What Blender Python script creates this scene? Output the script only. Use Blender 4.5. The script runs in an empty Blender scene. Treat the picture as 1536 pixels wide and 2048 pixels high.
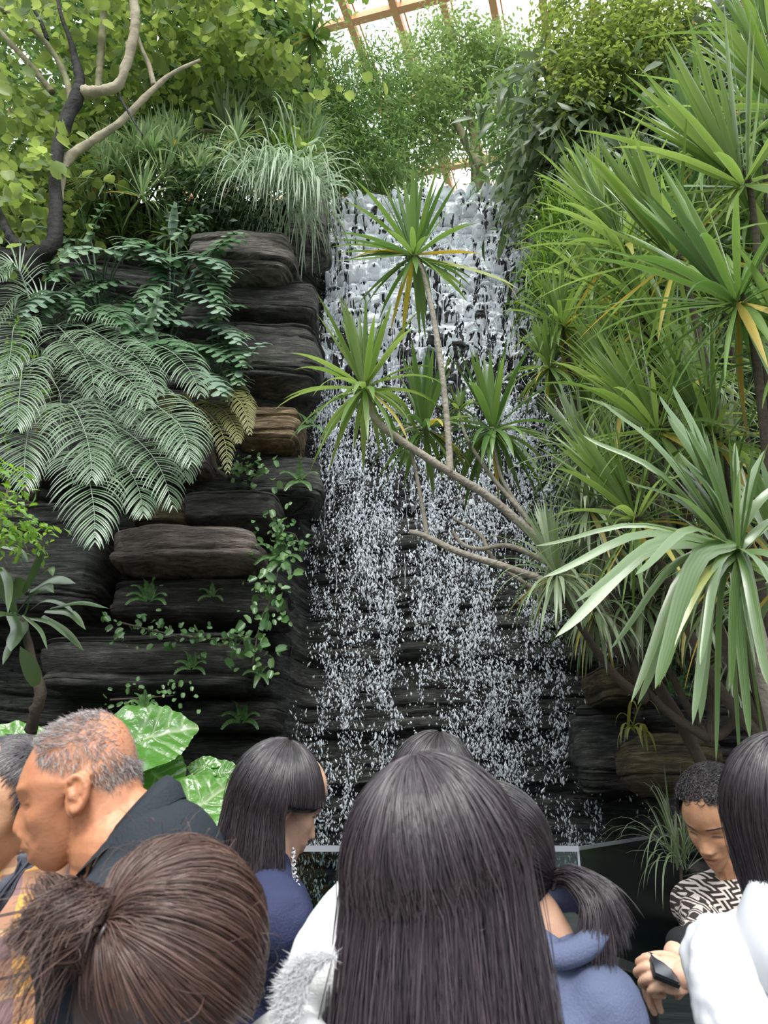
import bpy, math, random
import numpy as np
from math import sin, cos, pi, radians, sqrt, atan2
from mathutils import Vector, Matrix

scene = bpy.context.scene
COL = scene.collection
# ------------------------------------------------------------------ camera
PITCH = radians(21.0)
CAM = np.array((0.0, 0.0, 1.55))
FPX = 1490.0
cd = bpy.data.cameras.new('camera'); cam = bpy.data.objects.new('camera', cd); COL.objects.link(cam)
cam.location = CAM; cam.rotation_euler = (radians(90) + PITCH, 0, 0)
cd.sensor_fit = 'VERTICAL'; cd.sensor_height = 36.0; cd.lens = FPX / 2048 * 36.0
cd.clip_start = 0.05; cd.clip_end = 200
cd.dof.use_dof = True; cd.dof.focus_distance = 5.0; cd.dof.aperture_fstop = 9.0
scene.camera = cam
# ------------------------------------------------------------------ world, sun, exposure
w = bpy.data.worlds.new('sky'); scene.world = w; w.use_nodes = True
nt = w.node_tree; nt.nodes.clear()
tc = nt.nodes.new('ShaderNodeTexCoord'); sx = nt.nodes.new('ShaderNodeSeparateXYZ')
rp = nt.nodes.new('ShaderNodeValToRGB'); bg = nt.nodes.new('ShaderNodeBackground'); wo = nt.nodes.new('ShaderNodeOutputWorld')
nt.links.new(tc.outputs['Generated'], sx.inputs[0]); nt.links.new(sx.outputs['Z'], rp.inputs[0])
nt.links.new(rp.outputs[0], bg.inputs[0]); nt.links.new(bg.outputs[0], wo.inputs[0])
e = rp.color_ramp.elements
e[0].position = 0.0; e[0].color = (0.13, 0.14, 0.14, 1)
e[1].position = 0.62; e[1].color = (0.94, 0.97, 1.0, 1)
k = e.new(0.30); k.color = (0.40, 0.43, 0.46, 1)
bg.inputs[1].default_value = 2.6
sd = bpy.data.lights.new('sun', 'SUN'); so = bpy.data.objects.new('sun', sd); COL.objects.link(so)
sd.energy = 2.6; sd.angle = radians(25); sd.color = (1.0, 0.97, 0.90)
so.location = (3, -3, 14)
so.rotation_euler = Vector((0.06, 0.74, -1.0)).to_track_quat('-Z', 'Y').to_euler()
scene.view_settings.view_transform = 'Standard'; scene.view_settings.look = 'None'
scene.view_settings.gamma = 1.0; scene.view_settings.use_curve_mapping = False
scene.view_settings.exposure = 0.5
scene.cycles.use_denoising = True
scene.cycles.max_bounces = 6; scene.cycles.diffuse_bounces = 3; scene.cycles.glossy_bounces = 2
scene.cycles.transmission_bounces = 3; scene.cycles.transparent_max_bounces = 8
scene.cycles.caustics_reflective = False; scene.cycles.caustics_refractive = False
scene.cycles.sample_clamp_indirect = 4.0

# ------------------------------------------------------------------ maths helpers
def ray(px, py):
    dx = (px - 768) / FPX; dy = (1024 - py) / FPX
    return np.array((dx, cos(PITCH) - dy * sin(PITCH), sin(PITCH) + dy * cos(PITCH)))
def P(px, py, Y):
    d = ray(px, py); return CAM + d * (Y / d[1])
def PZ(px, py, Z):
    d = ray(px, py); return CAM + d * ((Z - CAM[2]) / d[2])
def pxm(py, Y):            # metres per pixel at that row and distance
    return Y / ray(768, py)[1] / FPX
def rng(s): return np.random.default_rng(s)
def nrm(v):
    v = np.asarray(v, float); return v / np.maximum(np.linalg.norm(v, axis=-1, keepdims=True), 1e-9)

_perm = rng(7).random((64, 64, 64)).astype(np.float32)
def vnoise(p):
    p = np.asarray(p, float); i = np.floor(p).astype(int); f = p - i; f = f * f * (3 - 2 * f)
    def g(a, b, c): return _perm[(i[..., 0] + a) & 63, (i[..., 1] + b) & 63, (i[..., 2] + c) & 63]
    fx, fy, fz = f[..., 0], f[..., 1], f[..., 2]
    x00 = g(0,0,0)*(1-fx)+g(1,0,0)*fx; x10 = g(0,1,0)*(1-fx)+g(1,1,0)*fx
    x01 = g(0,0,1)*(1-fx)+g(1,0,1)*fx; x11 = g(0,1,1)*(1-fx)+g(1,1,1)*fx
    return ((x00*(1-fy)+x10*fy)*(1-fz) + (x01*(1-fy)+x11*fy)*fz) * 2 - 1
def fbm(p, o=4, g=0.5):
    p = np.asarray(p, float); s = 0; a = 1; t = 0
    for k in range(o):
        s = s + a * vnoise(p * 2.03 ** k + 17.3 * k); t += a; a *= g
    return s / t
def smooth(a, b, x):
    t = np.clip((x - a) / (b - a), 0, 1); return t * t * (3 - 2 * t)
def spline(pts, n):
    """Catmull-Rom through pts, n samples"""
    p = np.asarray(pts, float)
    if len(p) == 2: return p[0] + (p[1] - p[0]) * np.linspace(0, 1, n)[:, None]
    p = np.vstack([2 * p[0] - p[1], p, 2 * p[-1] - p[-2]]); m = len(p) - 3
    t = np.linspace(0, m, n); i = np.minimum(t.astype(int), m - 1); f = (t - i)[:, None]
    a, b, c, d = p[i], p[i+1], p[i+2], p[i+3]
    return 0.5 * (2*b + (c-a)*f + (2*a-5*b+4*c-d)*f*f + (3*b-a-3*c+d)*f**3)

def _h(i, k=0.0):
    h = np.sin(i * 12.9898 + k * 78.233) * 43758.5453; return h - np.floor(h)
def beds(x, z, f, seed):
    """bedding: every bed juts out by its own amount, sharp cracks between beds"""
    u = z * f; w_ = u + .45 * vnoise(np.stack([u * .9, x * .25, x * 0 + seed], -1)) ; i = np.floor(w_); fr = w_ - i
    def off(j): return _h(j, seed) * .6 + .4 * (.5 + .5 * vnoise(np.stack([x * (1.1 + f * .12) + 31 * _h(j, seed + 2), j * 7.7, x * 0 + seed], -1)))
    o = off(i); crack = 1 - np.clip(np.minimum(fr * 1.0, (1 - fr) * 1.0) * 9, 0, 1) ** .5
    return o - .45 * crack
# ------------------------------------------------------------------ objects
def mk(name, V, F, mat=None, parent=None, smooth_=True, attrs=None, loc=None):
    """mesh from arrays. F: (n,3)/(n,4) int array or a list of such arrays. V world coordinates; loc = origin"""
    V = np.asarray(V, np.float32)
    if loc is None: loc = (0, 0, 0) if parent is None else None
    org = np.zeros(3) if loc is None else np.asarray(loc, float)
    if parent is not None and loc is None:
        pw = parent
        while pw is not None:
            org = org + np.array(pw.location); pw = pw.parent
    Vl = V - org.astype(np.float32)
    me = bpy.data.meshes.new(name)
    if not isinstance(F, (list, tuple)): F = [F]
    F = [np.asarray(f, np.int32) for f in F if len(f)]
    li = np.concatenate([f.ravel() for f in F]); tot = np.concatenate([np.full(len(f), f.shape[1], np.int32) for f in F])
    st = np.concatenate([[0], np.cumsum(tot)[:-1]]).astype(np.int32)
    me.vertices.add(len(Vl)); me.vertices.foreach_set('co', Vl.ravel())
    me.loops.add(len(li)); me.loops.foreach_set('vertex_index', li)
    me.polygons.add(len(tot)); me.polygons.foreach_set('loop_start', st)
    try: me.polygons.foreach_set('loop_total', tot)
    except Exception: pass
    me.polygons.foreach_set('use_smooth', np.full(len(tot), bool(smooth_)))
    for k, v in (attrs or {}).items():
        v = np.asarray(v, np.float32)
        if v.ndim == 1:
            a = me.attributes.new(k, 'FLOAT', 'POINT'); a.data.foreach_set('value', v)
        else:
            a = me.attributes.new(k, 'FLOAT_COLOR', 'POINT')
            c = np.ones((len(v), 4), np.float32); c[:, :3] = v; a.data.foreach_set('color', c.ravel())
    me.update(); me.validate()
    o = bpy.data.objects.new(name, me); COL.objects.link(o)
    if mat: me.materials.append(mat)
    if parent is not None: o.parent = parent
    else: o.location = org
    return o
def tag(o, label=None, cat=None, group=None, kind=None):
    if label: o['label'] = label
    if cat: o['category'] = cat
    if group: o['group'] = group
    if kind: o['kind'] = kind
    return o
def thing(name, label, cat, loc=(0, 0, 0), group=None):
    o = bpy.data.objects.new(name, None); COL.objects.link(o); o.location = tuple(float(c) for c in loc)
    o.empty_display_size = 0.1
    return tag(o, label, cat, group)

class Geo:
    """collects pieces of geometry into one mesh"""
    def __init__(s): s.V = []; s.F3 = []; s.F4 = []; s.n = 0; s.A = {}
    def add(s, V, F, **attrs):
        V = np.asarray(V, float).reshape(-1, 3); F = np.asarray(F, int)
        if F.size:
            (s.F3 if F.shape[1] == 3 else s.F4).append(F + s.n)
        s.V.append(V); s.n += len(V)
        for k in set(list(s.A.keys()) + list(attrs.keys())):
            lst = s.A.setdefault(k, [])
            have = sum(len(x) for x in lst)
            if have < s.n - len(V): lst.append(np.zeros(s.n - len(V) - have))
            v = attrs.get(k, 0.0); v = np.asarray(v, float)
            lst.append(np.full(len(V), float(v)) if v.ndim == 0 else v)
        return s
    def addF(s, F, base=0):
        F = np.asarray(F, int); (s.F3 if F.shape[1] == 3 else s.F4).append(F + base)
    def build(s, name, mat=None, parent=None, smooth_=True, loc=None):
        F = []
        if s.F3: F.append(np.concatenate(s.F3))
        if s.F4: F.append(np.concatenate(s.F4))
        return mk(name, np.concatenate(s.V), F, mat, parent, smooth_, {k: np.concatenate(v) for k, v in s.A.items()}, loc)

def gridF(nu, nv, wrap=False):
    i = np.arange(nu - 1)[:, None]; j = np.arange(nv if wrap else nv - 1)[None, :]
    a = i * nv + j; b = i * nv + (j + 1) % nv; c = (i + 1) * nv + (j + 1) % nv; d = (i + 1) * nv + j
    return np.stack([a, b, c, d], -1).reshape(-1, 4)
def frames(c):
    t = nrm(np.gradient(c, axis=0)); up = np.array((0, 0, 1.0))
    if abs(t[0] @ up) > 0.9: up = np.array((0, 1.0, 0))
    n = [nrm(np.cross(np.cross(t[0], up), t[0]))]
    for k in range(1, len(c)):
        v = n[-1] - t[k] * (n[-1] @ t[k]); n.append(nrm(v))
    n = np.array(n); return t, n, np.cross(t, n)
def tube(g, pts, rad, seg=8, n=None, rough=0.0, seed=0, **at):
    """tube through a spline, radius list, closed ends"""
    n = n or max(8, 6 * len(pts)); c = spline(pts, n)
    rr = np.interp(np.linspace(0, 1, n), np.linspace(0, 1, len(rad)), rad) if np.ndim(rad) else np.full(n, rad)
    t, a, b = frames(c); th = np.linspace(0, 2 * pi, seg, endpoint=False)
    R = rr[:, None] * np.ones((n, seg))
    if rough:
        q = np.stack(np.broadcast_arrays(np.cos(th)[None] * 1.3, np.sin(th)[None] * 1.3, np.linspace(0, 1, n)[:, None] * n * .5), -1)
        R = R * (1 + rough * fbm(q + seed, 3))
    V = c[:, None] + R[..., None] * (np.cos(th)[None, :, None] * a[:, None] + np.sin(th)[None, :, None] * b[:, None])
    V = np.concatenate([V.reshape(-1, 3), c[:1], c[-1:]]); base = g.n
    g.add(V, gridF(n, seg, True), **at)
    k = np.arange(seg); g.addF(np.stack([np.full(seg, n * seg), (k + 1) % seg, k], 1), base)
    g.addF(np.stack([np.full(seg, n * seg + 1), (n - 1) * seg + k, (n - 1) * seg + (k + 1) % seg], 1), base)
    return c
def box(g, lo, hi, **at):
    lo = np.array(lo, float); hi = np.array(hi, float)
    V = np.array([[(lo, hi)[i][0], (lo, hi)[j][1], (lo, hi)[k][2]] for i in (0, 1) for j in (0, 1) for k in (0, 1)])
    g.add(V, [[0,1,3,2],[4,6,7,5],[0,4,5,1],[2,3,7,6],[0,2,6,4],[1,5,7,3]], **at)
def beam(g, a, b, wx, wz, up=(0, 0, 1)):
    a = np.array(a, float); b = np.array(b, float); t = nrm(b - a); s = nrm(np.cross(t, up)); u = np.cross(s, t)
    V = [p + s * wx / 2 * i + u * wz / 2 * j for p in (a, b) for i, j in ((-1, -1), (1, -1), (1, 1), (-1, 1))]
    g.add(V, [[0,1,2,3],[7,6,5,4],[0,4,5,1],[1,5,6,2],[2,6,7,3],[3,7,4,0]])
def scatter(g, T, TF, pos, X, Y, Z, scale, **at):
    """copies of the template T (verts) at pos with axes X,Y,Z and scale, inside one mesh"""
    T = np.asarray(T, float); TF = np.asarray(TF, int); N = len(pos)
    scale = np.asarray(scale, float) * np.ones(N)
    V = pos[:, None] + scale[:, None, None] * (T[None, :, 0:1] * X[:, None] + T[None, :, 1:2] * Y[:, None] + T[None, :, 2:3] * Z[:, None])
    F = (TF[None] + (np.arange(N) * len(T))[:, None, None]).reshape(-1, TF.shape[1])
    at2 = {k: np.repeat(np.asarray(v, float) * np.ones(N), len(T)) for k, v in at.items()}
    g.add(V.reshape(-1, 3), F, **at2)

# ------------------------------------------------------------------ materials
def newmat(name):
    m = bpy.data.materials.new(name); m.use_nodes = True; m.node_tree.nodes.clear(); return m, m.node_tree
def lk(t, a, b): t.links.new(a, b)
def simple(name, col, rough=0.6, metal=0.0, bump=0.0, bscale=30, var=0.0, vscale=3, spec=0.5, stretch=(1,1,1), sheen=0.0):
    m, t = newmat(name); b = t.nodes.new('ShaderNodeBsdfPrincipled'); o = t.nodes.new('ShaderNodeOutputMaterial')
    lk(t, b.outputs[0], o.inputs[0]); b.inputs['Base Color'].default_value = (*col, 1); b.inputs['Roughness'].default_value = rough
    b.inputs['Metallic'].default_value = metal; b.inputs['Specular IOR Level'].default_value = spec
    if sheen: b.inputs['Sheen Weight'].default_value = sheen
    tc = t.nodes.new('ShaderNodeTexCoord'); mp = t.nodes.new('ShaderNodeMapping'); mp.inputs['Scale'].default_value = stretch
    lk(t, tc.outputs['Object'], mp.inputs[0])
    if var:
        n = t.nodes.new('ShaderNodeTexNoise'); n.inputs['Scale'].default_value = vscale; n.inputs['Detail'].default_value = 6; lk(t, mp.outputs[0], n.inputs[0])
        mr = t.nodes.new('ShaderNodeMapRange'); lk(t, n.outputs[0], mr.inputs[0]); mr.inputs[1].default_value = .3; mr.inputs[2].default_value = .7
        mr.inputs[3].default_value = 1 - var; mr.inputs[4].default_value = 1 + var
        hs = t.nodes.new('ShaderNodeHueSaturation'); hs.inputs['Color'].default_value = (*col, 1); lk(t, mr.outputs[0], hs.inputs['Value']); lk(t, hs.outputs[0], b.inputs['Base Color'])
    if bump:
        n = t.nodes.new('ShaderNodeTexNoise'); n.inputs['Scale'].default_value = bscale; n.inputs['Detail'].default_value = 8; lk(t, mp.outputs[0], n.inputs[0])
        bp = t.nodes.new('ShaderNodeBump'); bp.inputs['Strength'].default_value = bump; bp.inputs['Distance'].default_value = .02; lk(t, n.outputs[0], bp.inputs['Height']); lk(t, bp.outputs[0], b.inputs['Normal'])
    return m
def leafmat(name, ca, cb, rough=0.4, trans=0.35, spec=0.5, tcol=None, noise=0.0, cc=None, vein=False, stripe=0.0):
    """leaf: colour varies from leaf to leaf (attribute rnd: 0..1 green range, above 1 = yellowing), light shines through"""
    m, t = newmat(name); b = t.nodes.new('ShaderNodeBsdfPrincipled'); o = t.nodes.new('ShaderNodeOutputMaterial')
    at = t.nodes.new('ShaderNodeAttribute'); at.attribute_name = 'rnd'
    r = t.nodes.new('ShaderNodeValToRGB'); el = r.color_ramp.elements
    mr = t.nodes.new('ShaderNodeMath'); mr.operation = 'MULTIPLY'; mr.inputs[1].default_value = 0.5; lk(t, at.outputs['Fac'], mr.inputs[0]); lk(t, mr.outputs[0], r.inputs[0])
    el[0].position = 0; el[0].color = (*ca, 1); el[1].position = 0.5; el[1].color = (*cb, 1)
    x = el.new(0.75); x.color = (*(cc or (0.55, 0.45, 0.08)), 1); x = el.new(1.0); x.color = (0.30, 0.17, 0.06, 1)
    col = r.outputs[0]
    if noise:
        n = t.nodes.new('ShaderNodeTexNoise'); n.inputs['Scale'].default_value = 6; n.inputs['Detail'].default_value = 5
        tc = t.nodes.new('ShaderNodeTexCoord'); lk(t, tc.outputs['Object'], n.inputs[0])
        m2 = t.nodes.new('ShaderNodeMapRange'); lk(t, n.outputs[0], m2.inputs[0]); m2.inputs[1].default_value = .3; m2.inputs[2].default_value = .7
        m2.inputs[3].default_value = 1 - noise; m2.inputs[4].default_value = 1 + noise
        hs = t.nodes.new('ShaderNodeHueSaturation'); lk(t, col, hs.inputs['Color']); lk(t, m2.outputs[0], hs.inputs['Value']); col = hs.outputs[0]
    if stripe:       # paler lengthwise ribs and margins
        au = t.nodes.new('ShaderNodeAttribute'); au.attribute_name = 'across'
        w1 = t.nodes.new('ShaderNodeMath'); w1.operation = 'MULTIPLY'; w1.inputs[1].default_value = 17.0; lk(t, au.outputs['Fac'], w1.inputs[0])
        w2 = t.nodes.new('ShaderNodeMath'); w2.operation = 'SINE'; lk(t, w1.outputs[0], w2.inputs[0])
        w3 = t.nodes.new('ShaderNodeMath'); w3.operation = 'POWER'; w3.inputs[1].default_value = 4.0; w4 = t.nodes.new('ShaderNodeMath'); w4.operation = 'ABSOLUTE'; lk(t, au.outputs['Fac'], w4.inputs[0]); lk(t, w4.outputs[0], w3.inputs[0])
        w5 = t.nodes.new('ShaderNodeMapRange'); lk(t, w2.outputs[0], w5.inputs[0]); w5.inputs[1].default_value = -1; w5.inputs[3].default_value = 0; w5.inputs[4].default_value = stripe
        w6 = t.nodes.new('ShaderNodeMath'); w6.operation = 'MULTIPLY_ADD'; lk(t, w3.outputs[0], w6.inputs[0]); w6.inputs[1].default_value = stripe * 1.2; lk(t, w5.outputs[0], w6.inputs[2]); w6.use_clamp = True
        mz = t.nodes.new('ShaderNodeMixRGB'); lk(t, w6.outputs[0], mz.inputs[0]); lk(t, col, mz.inputs[1]); mz.inputs[2].default_value = (0.50, 0.52, 0.34, 1); col = mz.outputs[0]
    if vein:
        a2 = t.nodes.new('ShaderNodeAttribute'); a2.attribute_name = 'vein'
        mx = t.nodes.new('ShaderNodeMixRGB'); lk(t, a2.outputs['Fac'], mx.inputs[0]); lk(t, col, mx.inputs[1]); mx.inputs[2].default_value = (0.42, 0.52, 0.30, 1); col = mx.outputs[0]
        bp = t.nodes.new('ShaderNodeBump'); bp.inputs['Strength'].default_value = 1.0; bp.inputs['Distance'].default_value = .006
        wv = t.nodes.new('ShaderNodeTexNoise'); wv.inputs['Scale'].default_value = 32; wv.inputs['Detail'].default_value = 3
        tc = t.nodes.new('ShaderNodeTexCoord'); lk(t, tc.outputs['Object'], wv.inputs[0]); lk(t, wv.outputs[0], bp.inputs['Height']); lk(t, bp.outputs[0], b.inputs['Normal'])
    lk(t, col, b.inputs['Base Color']); b.inputs['Roughness'].default_value = rough; b.inputs['Specular IOR Level'].default_value = spec
    tr = t.nodes.new('ShaderNodeBsdfTranslucent'); h = t.nodes.new('ShaderNodeHueSaturation'); h.inputs['Saturation'].default_value = 1.15; h.inputs['Value'].default_value = 1.5
    h.inputs['Hue'].default_value = 0.485
    lk(t, col, h.inputs['Color']); lk(t, h.outputs[0], tr.inputs[0])
    mx = t.nodes.new('ShaderNodeMixShader'); mx.inputs[0].default_value = trans; lk(t, b.outputs[0], mx.inputs[1]); lk(t, tr.outputs[0], mx.inputs[2]); lk(t, mx.outputs[0], o.inputs[0])
    return m
def rockmat(name, c1, c2, c3, wet=0.0, moss=0.3, fine=1.0):
    m, t = newmat(name); b = t.nodes.new('ShaderNodeBsdfPrincipled'); o = t.nodes.new('ShaderNodeOutputMaterial'); lk(t, b.outputs[0], o.inputs[0])
    ge = t.nodes.new('ShaderNodeNewGeometry'); mp = t.nodes.new('ShaderNodeMapping'); mp.inputs['Scale'].default_value = (1.2, 1.2, 7.0); lk(t, ge.outputs['Position'], mp.inputs[0])
    n = t.nodes.new('ShaderNodeTexNoise'); n.inputs['Scale'].default_value = 2.2; n.inputs['Detail'].default_value = 9; n.inputs['Roughness'].default_value = .65; n.inputs['Distortion'].default_value = .6
    lk(t, mp.outputs[0], n.inputs[0])
    r = t.nodes.new('ShaderNodeValToRGB'); el = r.color_ramp.elements; el[0].position = .36; el[0].color = (*c1, 1); el[1].position = .68; el[1].color = (*c3, 1)
    x = el.new(.52); x.color = (*c2, 1); lk(t, n.outputs[0], r.inputs[0])
    n2 = t.nodes.new('ShaderNodeTexNoise'); n2.inputs['Scale'].default_value = 2.0; n2.inputs['Detail'].default_value = 7; lk(t, ge.outputs['Position'], n2.inputs[0])
    r2 = t.nodes.new('ShaderNodeMapRange'); lk(t, n2.outputs[0], r2.inputs[0]); r2.inputs[1].default_value = .56; r2.inputs[2].default_value = .72; r2.inputs[4].default_value = moss
    mx = t.nodes.new('ShaderNodeMixRGB'); lk(t, r2.outputs[0], mx.inputs[0]); lk(t, r.outputs[0], mx.inputs[1]); mx.inputs[2].default_value = (0.045, 0.075, 0.022, 1)
    m4 = t.nodes.new('ShaderNodeMapping'); m4.inputs['Scale'].default_value = (2.0, 2.0, 34); lk(t, ge.outputs['Position'], m4.inputs[0])
    n4 = t.nodes.new('ShaderNodeTexNoise'); n4.inputs['Scale'].default_value = 2.4; n4.inputs['Detail'].default_value = 8; n4.inputs['Roughness'].default_value = .75; n4.inputs['Distortion'].default_value = .8; lk(t, m4.outputs[0], n4.inputs[0])
    r4 = t.nodes.new('ShaderNodeMapRange'); lk(t, n4.outputs[0], r4.inputs[0]); r4.inputs[1].default_value = .38; r4.inputs[2].default_value = .64; r4.inputs[3].default_value = .35; r4.inputs[4].default_value = 1.75
    h4 = t.nodes.new('ShaderNodeHueSaturation'); lk(t, mx.outputs[0], h4.inputs['Color']); lk(t, r4.outputs[0], h4.inputs['Value'])
    lk(t, h4.outputs[0], b.inputs['Base Color'])
    b.inputs['Roughness'].default_value = .85 - .45 * wet; b.inputs['Specular IOR Level'].default_value = .3 + .4 * wet
    m3 = t.nodes.new('ShaderNodeMapping'); m3.inputs['Scale'].default_value = (2.6, 2.6, 24); lk(t, ge.outputs['Position'], m3.inputs[0])
    n3 = t.nodes.new('ShaderNodeTexNoise'); n3.inputs['Scale'].default_value = 3.5; n3.inputs['Detail'].default_value = 10; n3.inputs['Roughness'].default_value = .7; n3.inputs['Distortion'].default_value = 1.0; lk(t, m3.outputs[0], n3.inputs[0])
    bp = t.nodes.new('ShaderNodeBump'); bp.inputs['Strength'].default_value = 1.0; bp.inputs['Distance'].default_value = .07 * fine; lk(t, n3.outputs[0], bp.inputs['Height']); lk(t, bp.outputs[0], b.inputs['Normal'])
    return m
# =================================================================== SETTING
M_rock = rockmat('wall_rock', (.026, .027, .025), (.10, .10, .092), (.27, .26, .235), wet=.5, moss=.5)
M_rockwet = rockmat('wet_rock', (.012, .014, .014), (.045, .050, .048), (.12, .125, .115), wet=.9, moss=.5)
WX0, WX1 = -0.72, 1.95      # the fall's bay
def wallY(X, Z):
    """distance of the rock face from the photographer"""
    wob = 0.12 * fbm(np.stack([Z * .8, Z * 0 + 3, Z * 0], -1), 3)
    left = 1 - smooth(WX0 - .22, WX0 + .02, X + wob); right = smooth(WX1 - .05, WX1 + .35, X + wob)
    base = 7.1 - left * (0.75 + .10 * np.clip(-X - 1, 0, 3)) - right * (.55 + .12 * np.clip(X - 2.2, 0, 3))
    side = np.clip(left + right, 0, 1)
    base = base + smooth(4.9, 9.2, Z) * .75 * (1 - side) + np.clip(Z - 6.5, 0, 3) * 1.1 * side
    zz = Z + .30 * fbm(np.stack([X * .45, Z * .3, X * 0 + 9], -1), 3) + .05 * fbm(np.stack([X * 2.5, Z * 2, X * 0 + 2], -1), 2)
    bay = 1 - side
    y = base - (.42 - .22 * bay) * (beds(X, zz, 1.9, 1.0) - .5) - .13 * beds(X, zz, 6.5, 2.0) - .055 * beds(X, zz, 19, 3.0) \
        - .05 * fbm(np.stack([X * 4, Z * 5, X * 0 + 8.5], -1), 4) - .18 * fbm(np.stack([X * .9, Z * .7, X * 0 + 3.5], -1), 2)
    return y
nx, nz = 640, 800
xs = np.linspace(-5.4, 5.4, nx); zs = np.linspace(-0.1, 8.5, nz)
Xg, Zg = np.meshgrid(xs, zs, indexing='ij')
lip = lambda X: 9.22 - .40 * np.clip((WX1 - X) / (WX1 - WX0), 0, 1)      # the lip dips to the left
Zg = Zg * np.where((Xg > WX0 - .1) & (Xg < WX1 + .25), lip(Xg) / 8.5, 1.0)
Yg = wallY(Xg, Zg)
# knobs that break the water on the upper half of the fall
def knobs(X, Z):
    s = .21; row = np.floor(Z / (s * .8)); best = np.full(X.shape, 9.0); 
    for dr in (-1, 0, 1):
        rr = row + dr
        ci = np.floor(X / s - .5 * (rr % 2))
        for dc in (-1, 0, 1):
            c = ci + dc
            h = np.sin(rr * 12.99 + c * 78.2) * 43758.5; h = h - np.floor(h)
            h2 = np.sin(rr * 39.3 + c * 11.1) * 24634.6; h2 = h2 - np.floor(h2)
            cx = (c + .5 + .5 * (rr % 2) + .9 * (h - .5)) * s; cz = (rr + .5 + .9 * (h2 - .5)) * s * .8
            d = np.sqrt(((X - cx) / (.060 + .055 * h2)) ** 2 + ((Z - cz) / (.045 + .05 * h)) ** 2)
            best = np.minimum(best, d)
    return np.clip(1 - best ** 2, 0, 1) ** .6
bayw = smooth(WX0 - .05, WX0 + .1, Xg) * (1 - smooth(WX1 - .1, WX1 + .1, Xg))
kw = bayw * smooth(4.0, 5.2, Zg)
Yg = Yg - .15 * kw * knobs(Xg, Zg)
V = np.stack([Xg, Yg, Zg], -1).reshape(-1, 3)
wall = mk('wall_back', V, gridF(nx, nz), M_rock)
wall.data.polygons.foreach_set('use_smooth', np.ones(len(wall.data.polygons), bool))
tag(wall, kind='structure', label='dark layered rock wall behind the waterfall')
# shelf of soil on top of the wall, where the trees stand
M_soil = simple('soil', (.035, .026, .018), .95, bump=.6, var=.4)
g = Geo(); xs2 = np.linspace(-5.4, 5.4, 90); ys2 = np.linspace(7.2, 12, 40)
Xs, Ys = np.meshgrid(xs2, ys2, indexing='ij')
bay2 = smooth(WX0 - .3, WX0, Xs) * (1 - smooth(WX1, WX1 + .3, Xs))
Zs = 8.45 + .12 * bay2 + .12 * fbm(np.stack([Xs, Ys, Xs * 0], -1)) - .8 * smooth(9.5, 12, Ys)
Ys2 = np.where(bay2 > .5, np.maximum(Ys, 7.75), Ys)
tag(mk('ground_shelf', np.stack([Xs, Ys2, Zs], -1).reshape(-1, 3), gridF(90, 40), M_soil), kind='structure', label='planted soil on top of the rock wall')
# floor, pool
M_floor = simple('floor_stone', (.16, .155, .145), .7, bump=.3, var=.25)
g = Geo(); box(g, (-5.4, -4, -.1), (5.4, 5.0, 0)); tag(g.build('floor', M_floor, smooth_=False), kind='structure', label='grey stone viewing terrace')
m, t = newmat('pool_water'); b = t.nodes.new('ShaderNodeBsdfPrincipled'); o = t.nodes.new('ShaderNodeOutputMaterial'); lk(t, b.outputs[0], o.inputs[0])
b.inputs['Base Color'].default_value = (.012, .022, .022, 1); b.inputs['Roughness'].default_value = .06
n = t.nodes.new('ShaderNodeTexNoise'); n.inputs['Scale'].default_value = 9; n.inputs['Detail'].default_value = 5; bp = t.nodes.new('ShaderNodeBump'); bp.inputs['Strength'].default_value = .5; bp.inputs['Distance'].default_value = .03
lk(t, n.outputs[0], bp.inputs['Height']); lk(t, bp.outputs[0], b.inputs['Normal'])
g = Geo(); box(g, (-5.38, 4.95, -.2), (5.38, 6.9, .55)); tag(g.build('pool_water', m, smooth_=False), 'dark rippled pool water at the foot of the waterfall', 'pool', kind='stuff')
# side and rear walls of the conservatory, planted dark green
M_side = simple('wall_green', (.022, .034, .018), .95, bump=1.0, bscale=6, var=.5)
for nm, x0, x1, y0, y1 in (('wall_left', -5.5, -5.4, -4, 12), ('wall_right', 5.4, 5.5, -4, 12)):
    g = Geo(); box(g, (x0, y0, -.1), (x1, y1, 4.6)); tag(g.build(nm, M_side, smooth_=False), kind='structure', label='side wall of the planted hall')

# ------------------------------------------------------------------ glass roof
M_beam = simple('roof_beam_tan', (.72, .40, .17), .5)  # one even tan orange for all beams
ZR = 17.0
g = Geo()
def roofpt(x, y): return PZ(x, y, ZR)
main = [((690, 0), (727, 90)), ((785, 0), (812, 95)), ((885, 0), (905, 70)), ((995, 0), (1012, 80)), ((596, 0), (640, 130))]
ends = []
for a, b_ in main:
    A = roofpt(*a); B = roofpt(*b_); d = nrm(B - A); ends.append((A - d * 9, A + d * 9))
dm = nrm(np.mean([nrm(q[1] - q[0]) for q in ends], 0))
c0 = roofpt(690, 0); c1 = roofpt(785, 0); step = roofpt(885, 0) - c1
tag(thing('ceiling', '', ''), kind='structure', label='glass roof with tan beams')
ceil = bpy.data.objects['ceiling']; ceil.location = (0, 0, 0)
for k in range(-7, 9):
    A = c1 + step * k; g = Geo(); beam(g, A - dm * 12, A + dm * 10, .15, .28)
    beam(g, A - dm * 12 + np.array((.16, 0, .05)), A + dm * 10 + np.array((.16, 0, .05)), .03, .05)
    g.build('roof_beam', M_beam, ceil, smooth_=False)
cr = roofpt(759, 23); cd_ = nrm(roofpt(891, -4) - roofpt(665, 55))
for k in range(-3, 4):
    A = cr + dm * 2.2 * k; g = Geo(); beam(g, A - cd_ * 12 + np.array((0, 0, -.05)), A + cd_ * 12 + np.array((0, 0, -.05)), .16, .16); g.build('roof_crossbar', M_beam, ceil, smooth_=False)
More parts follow.
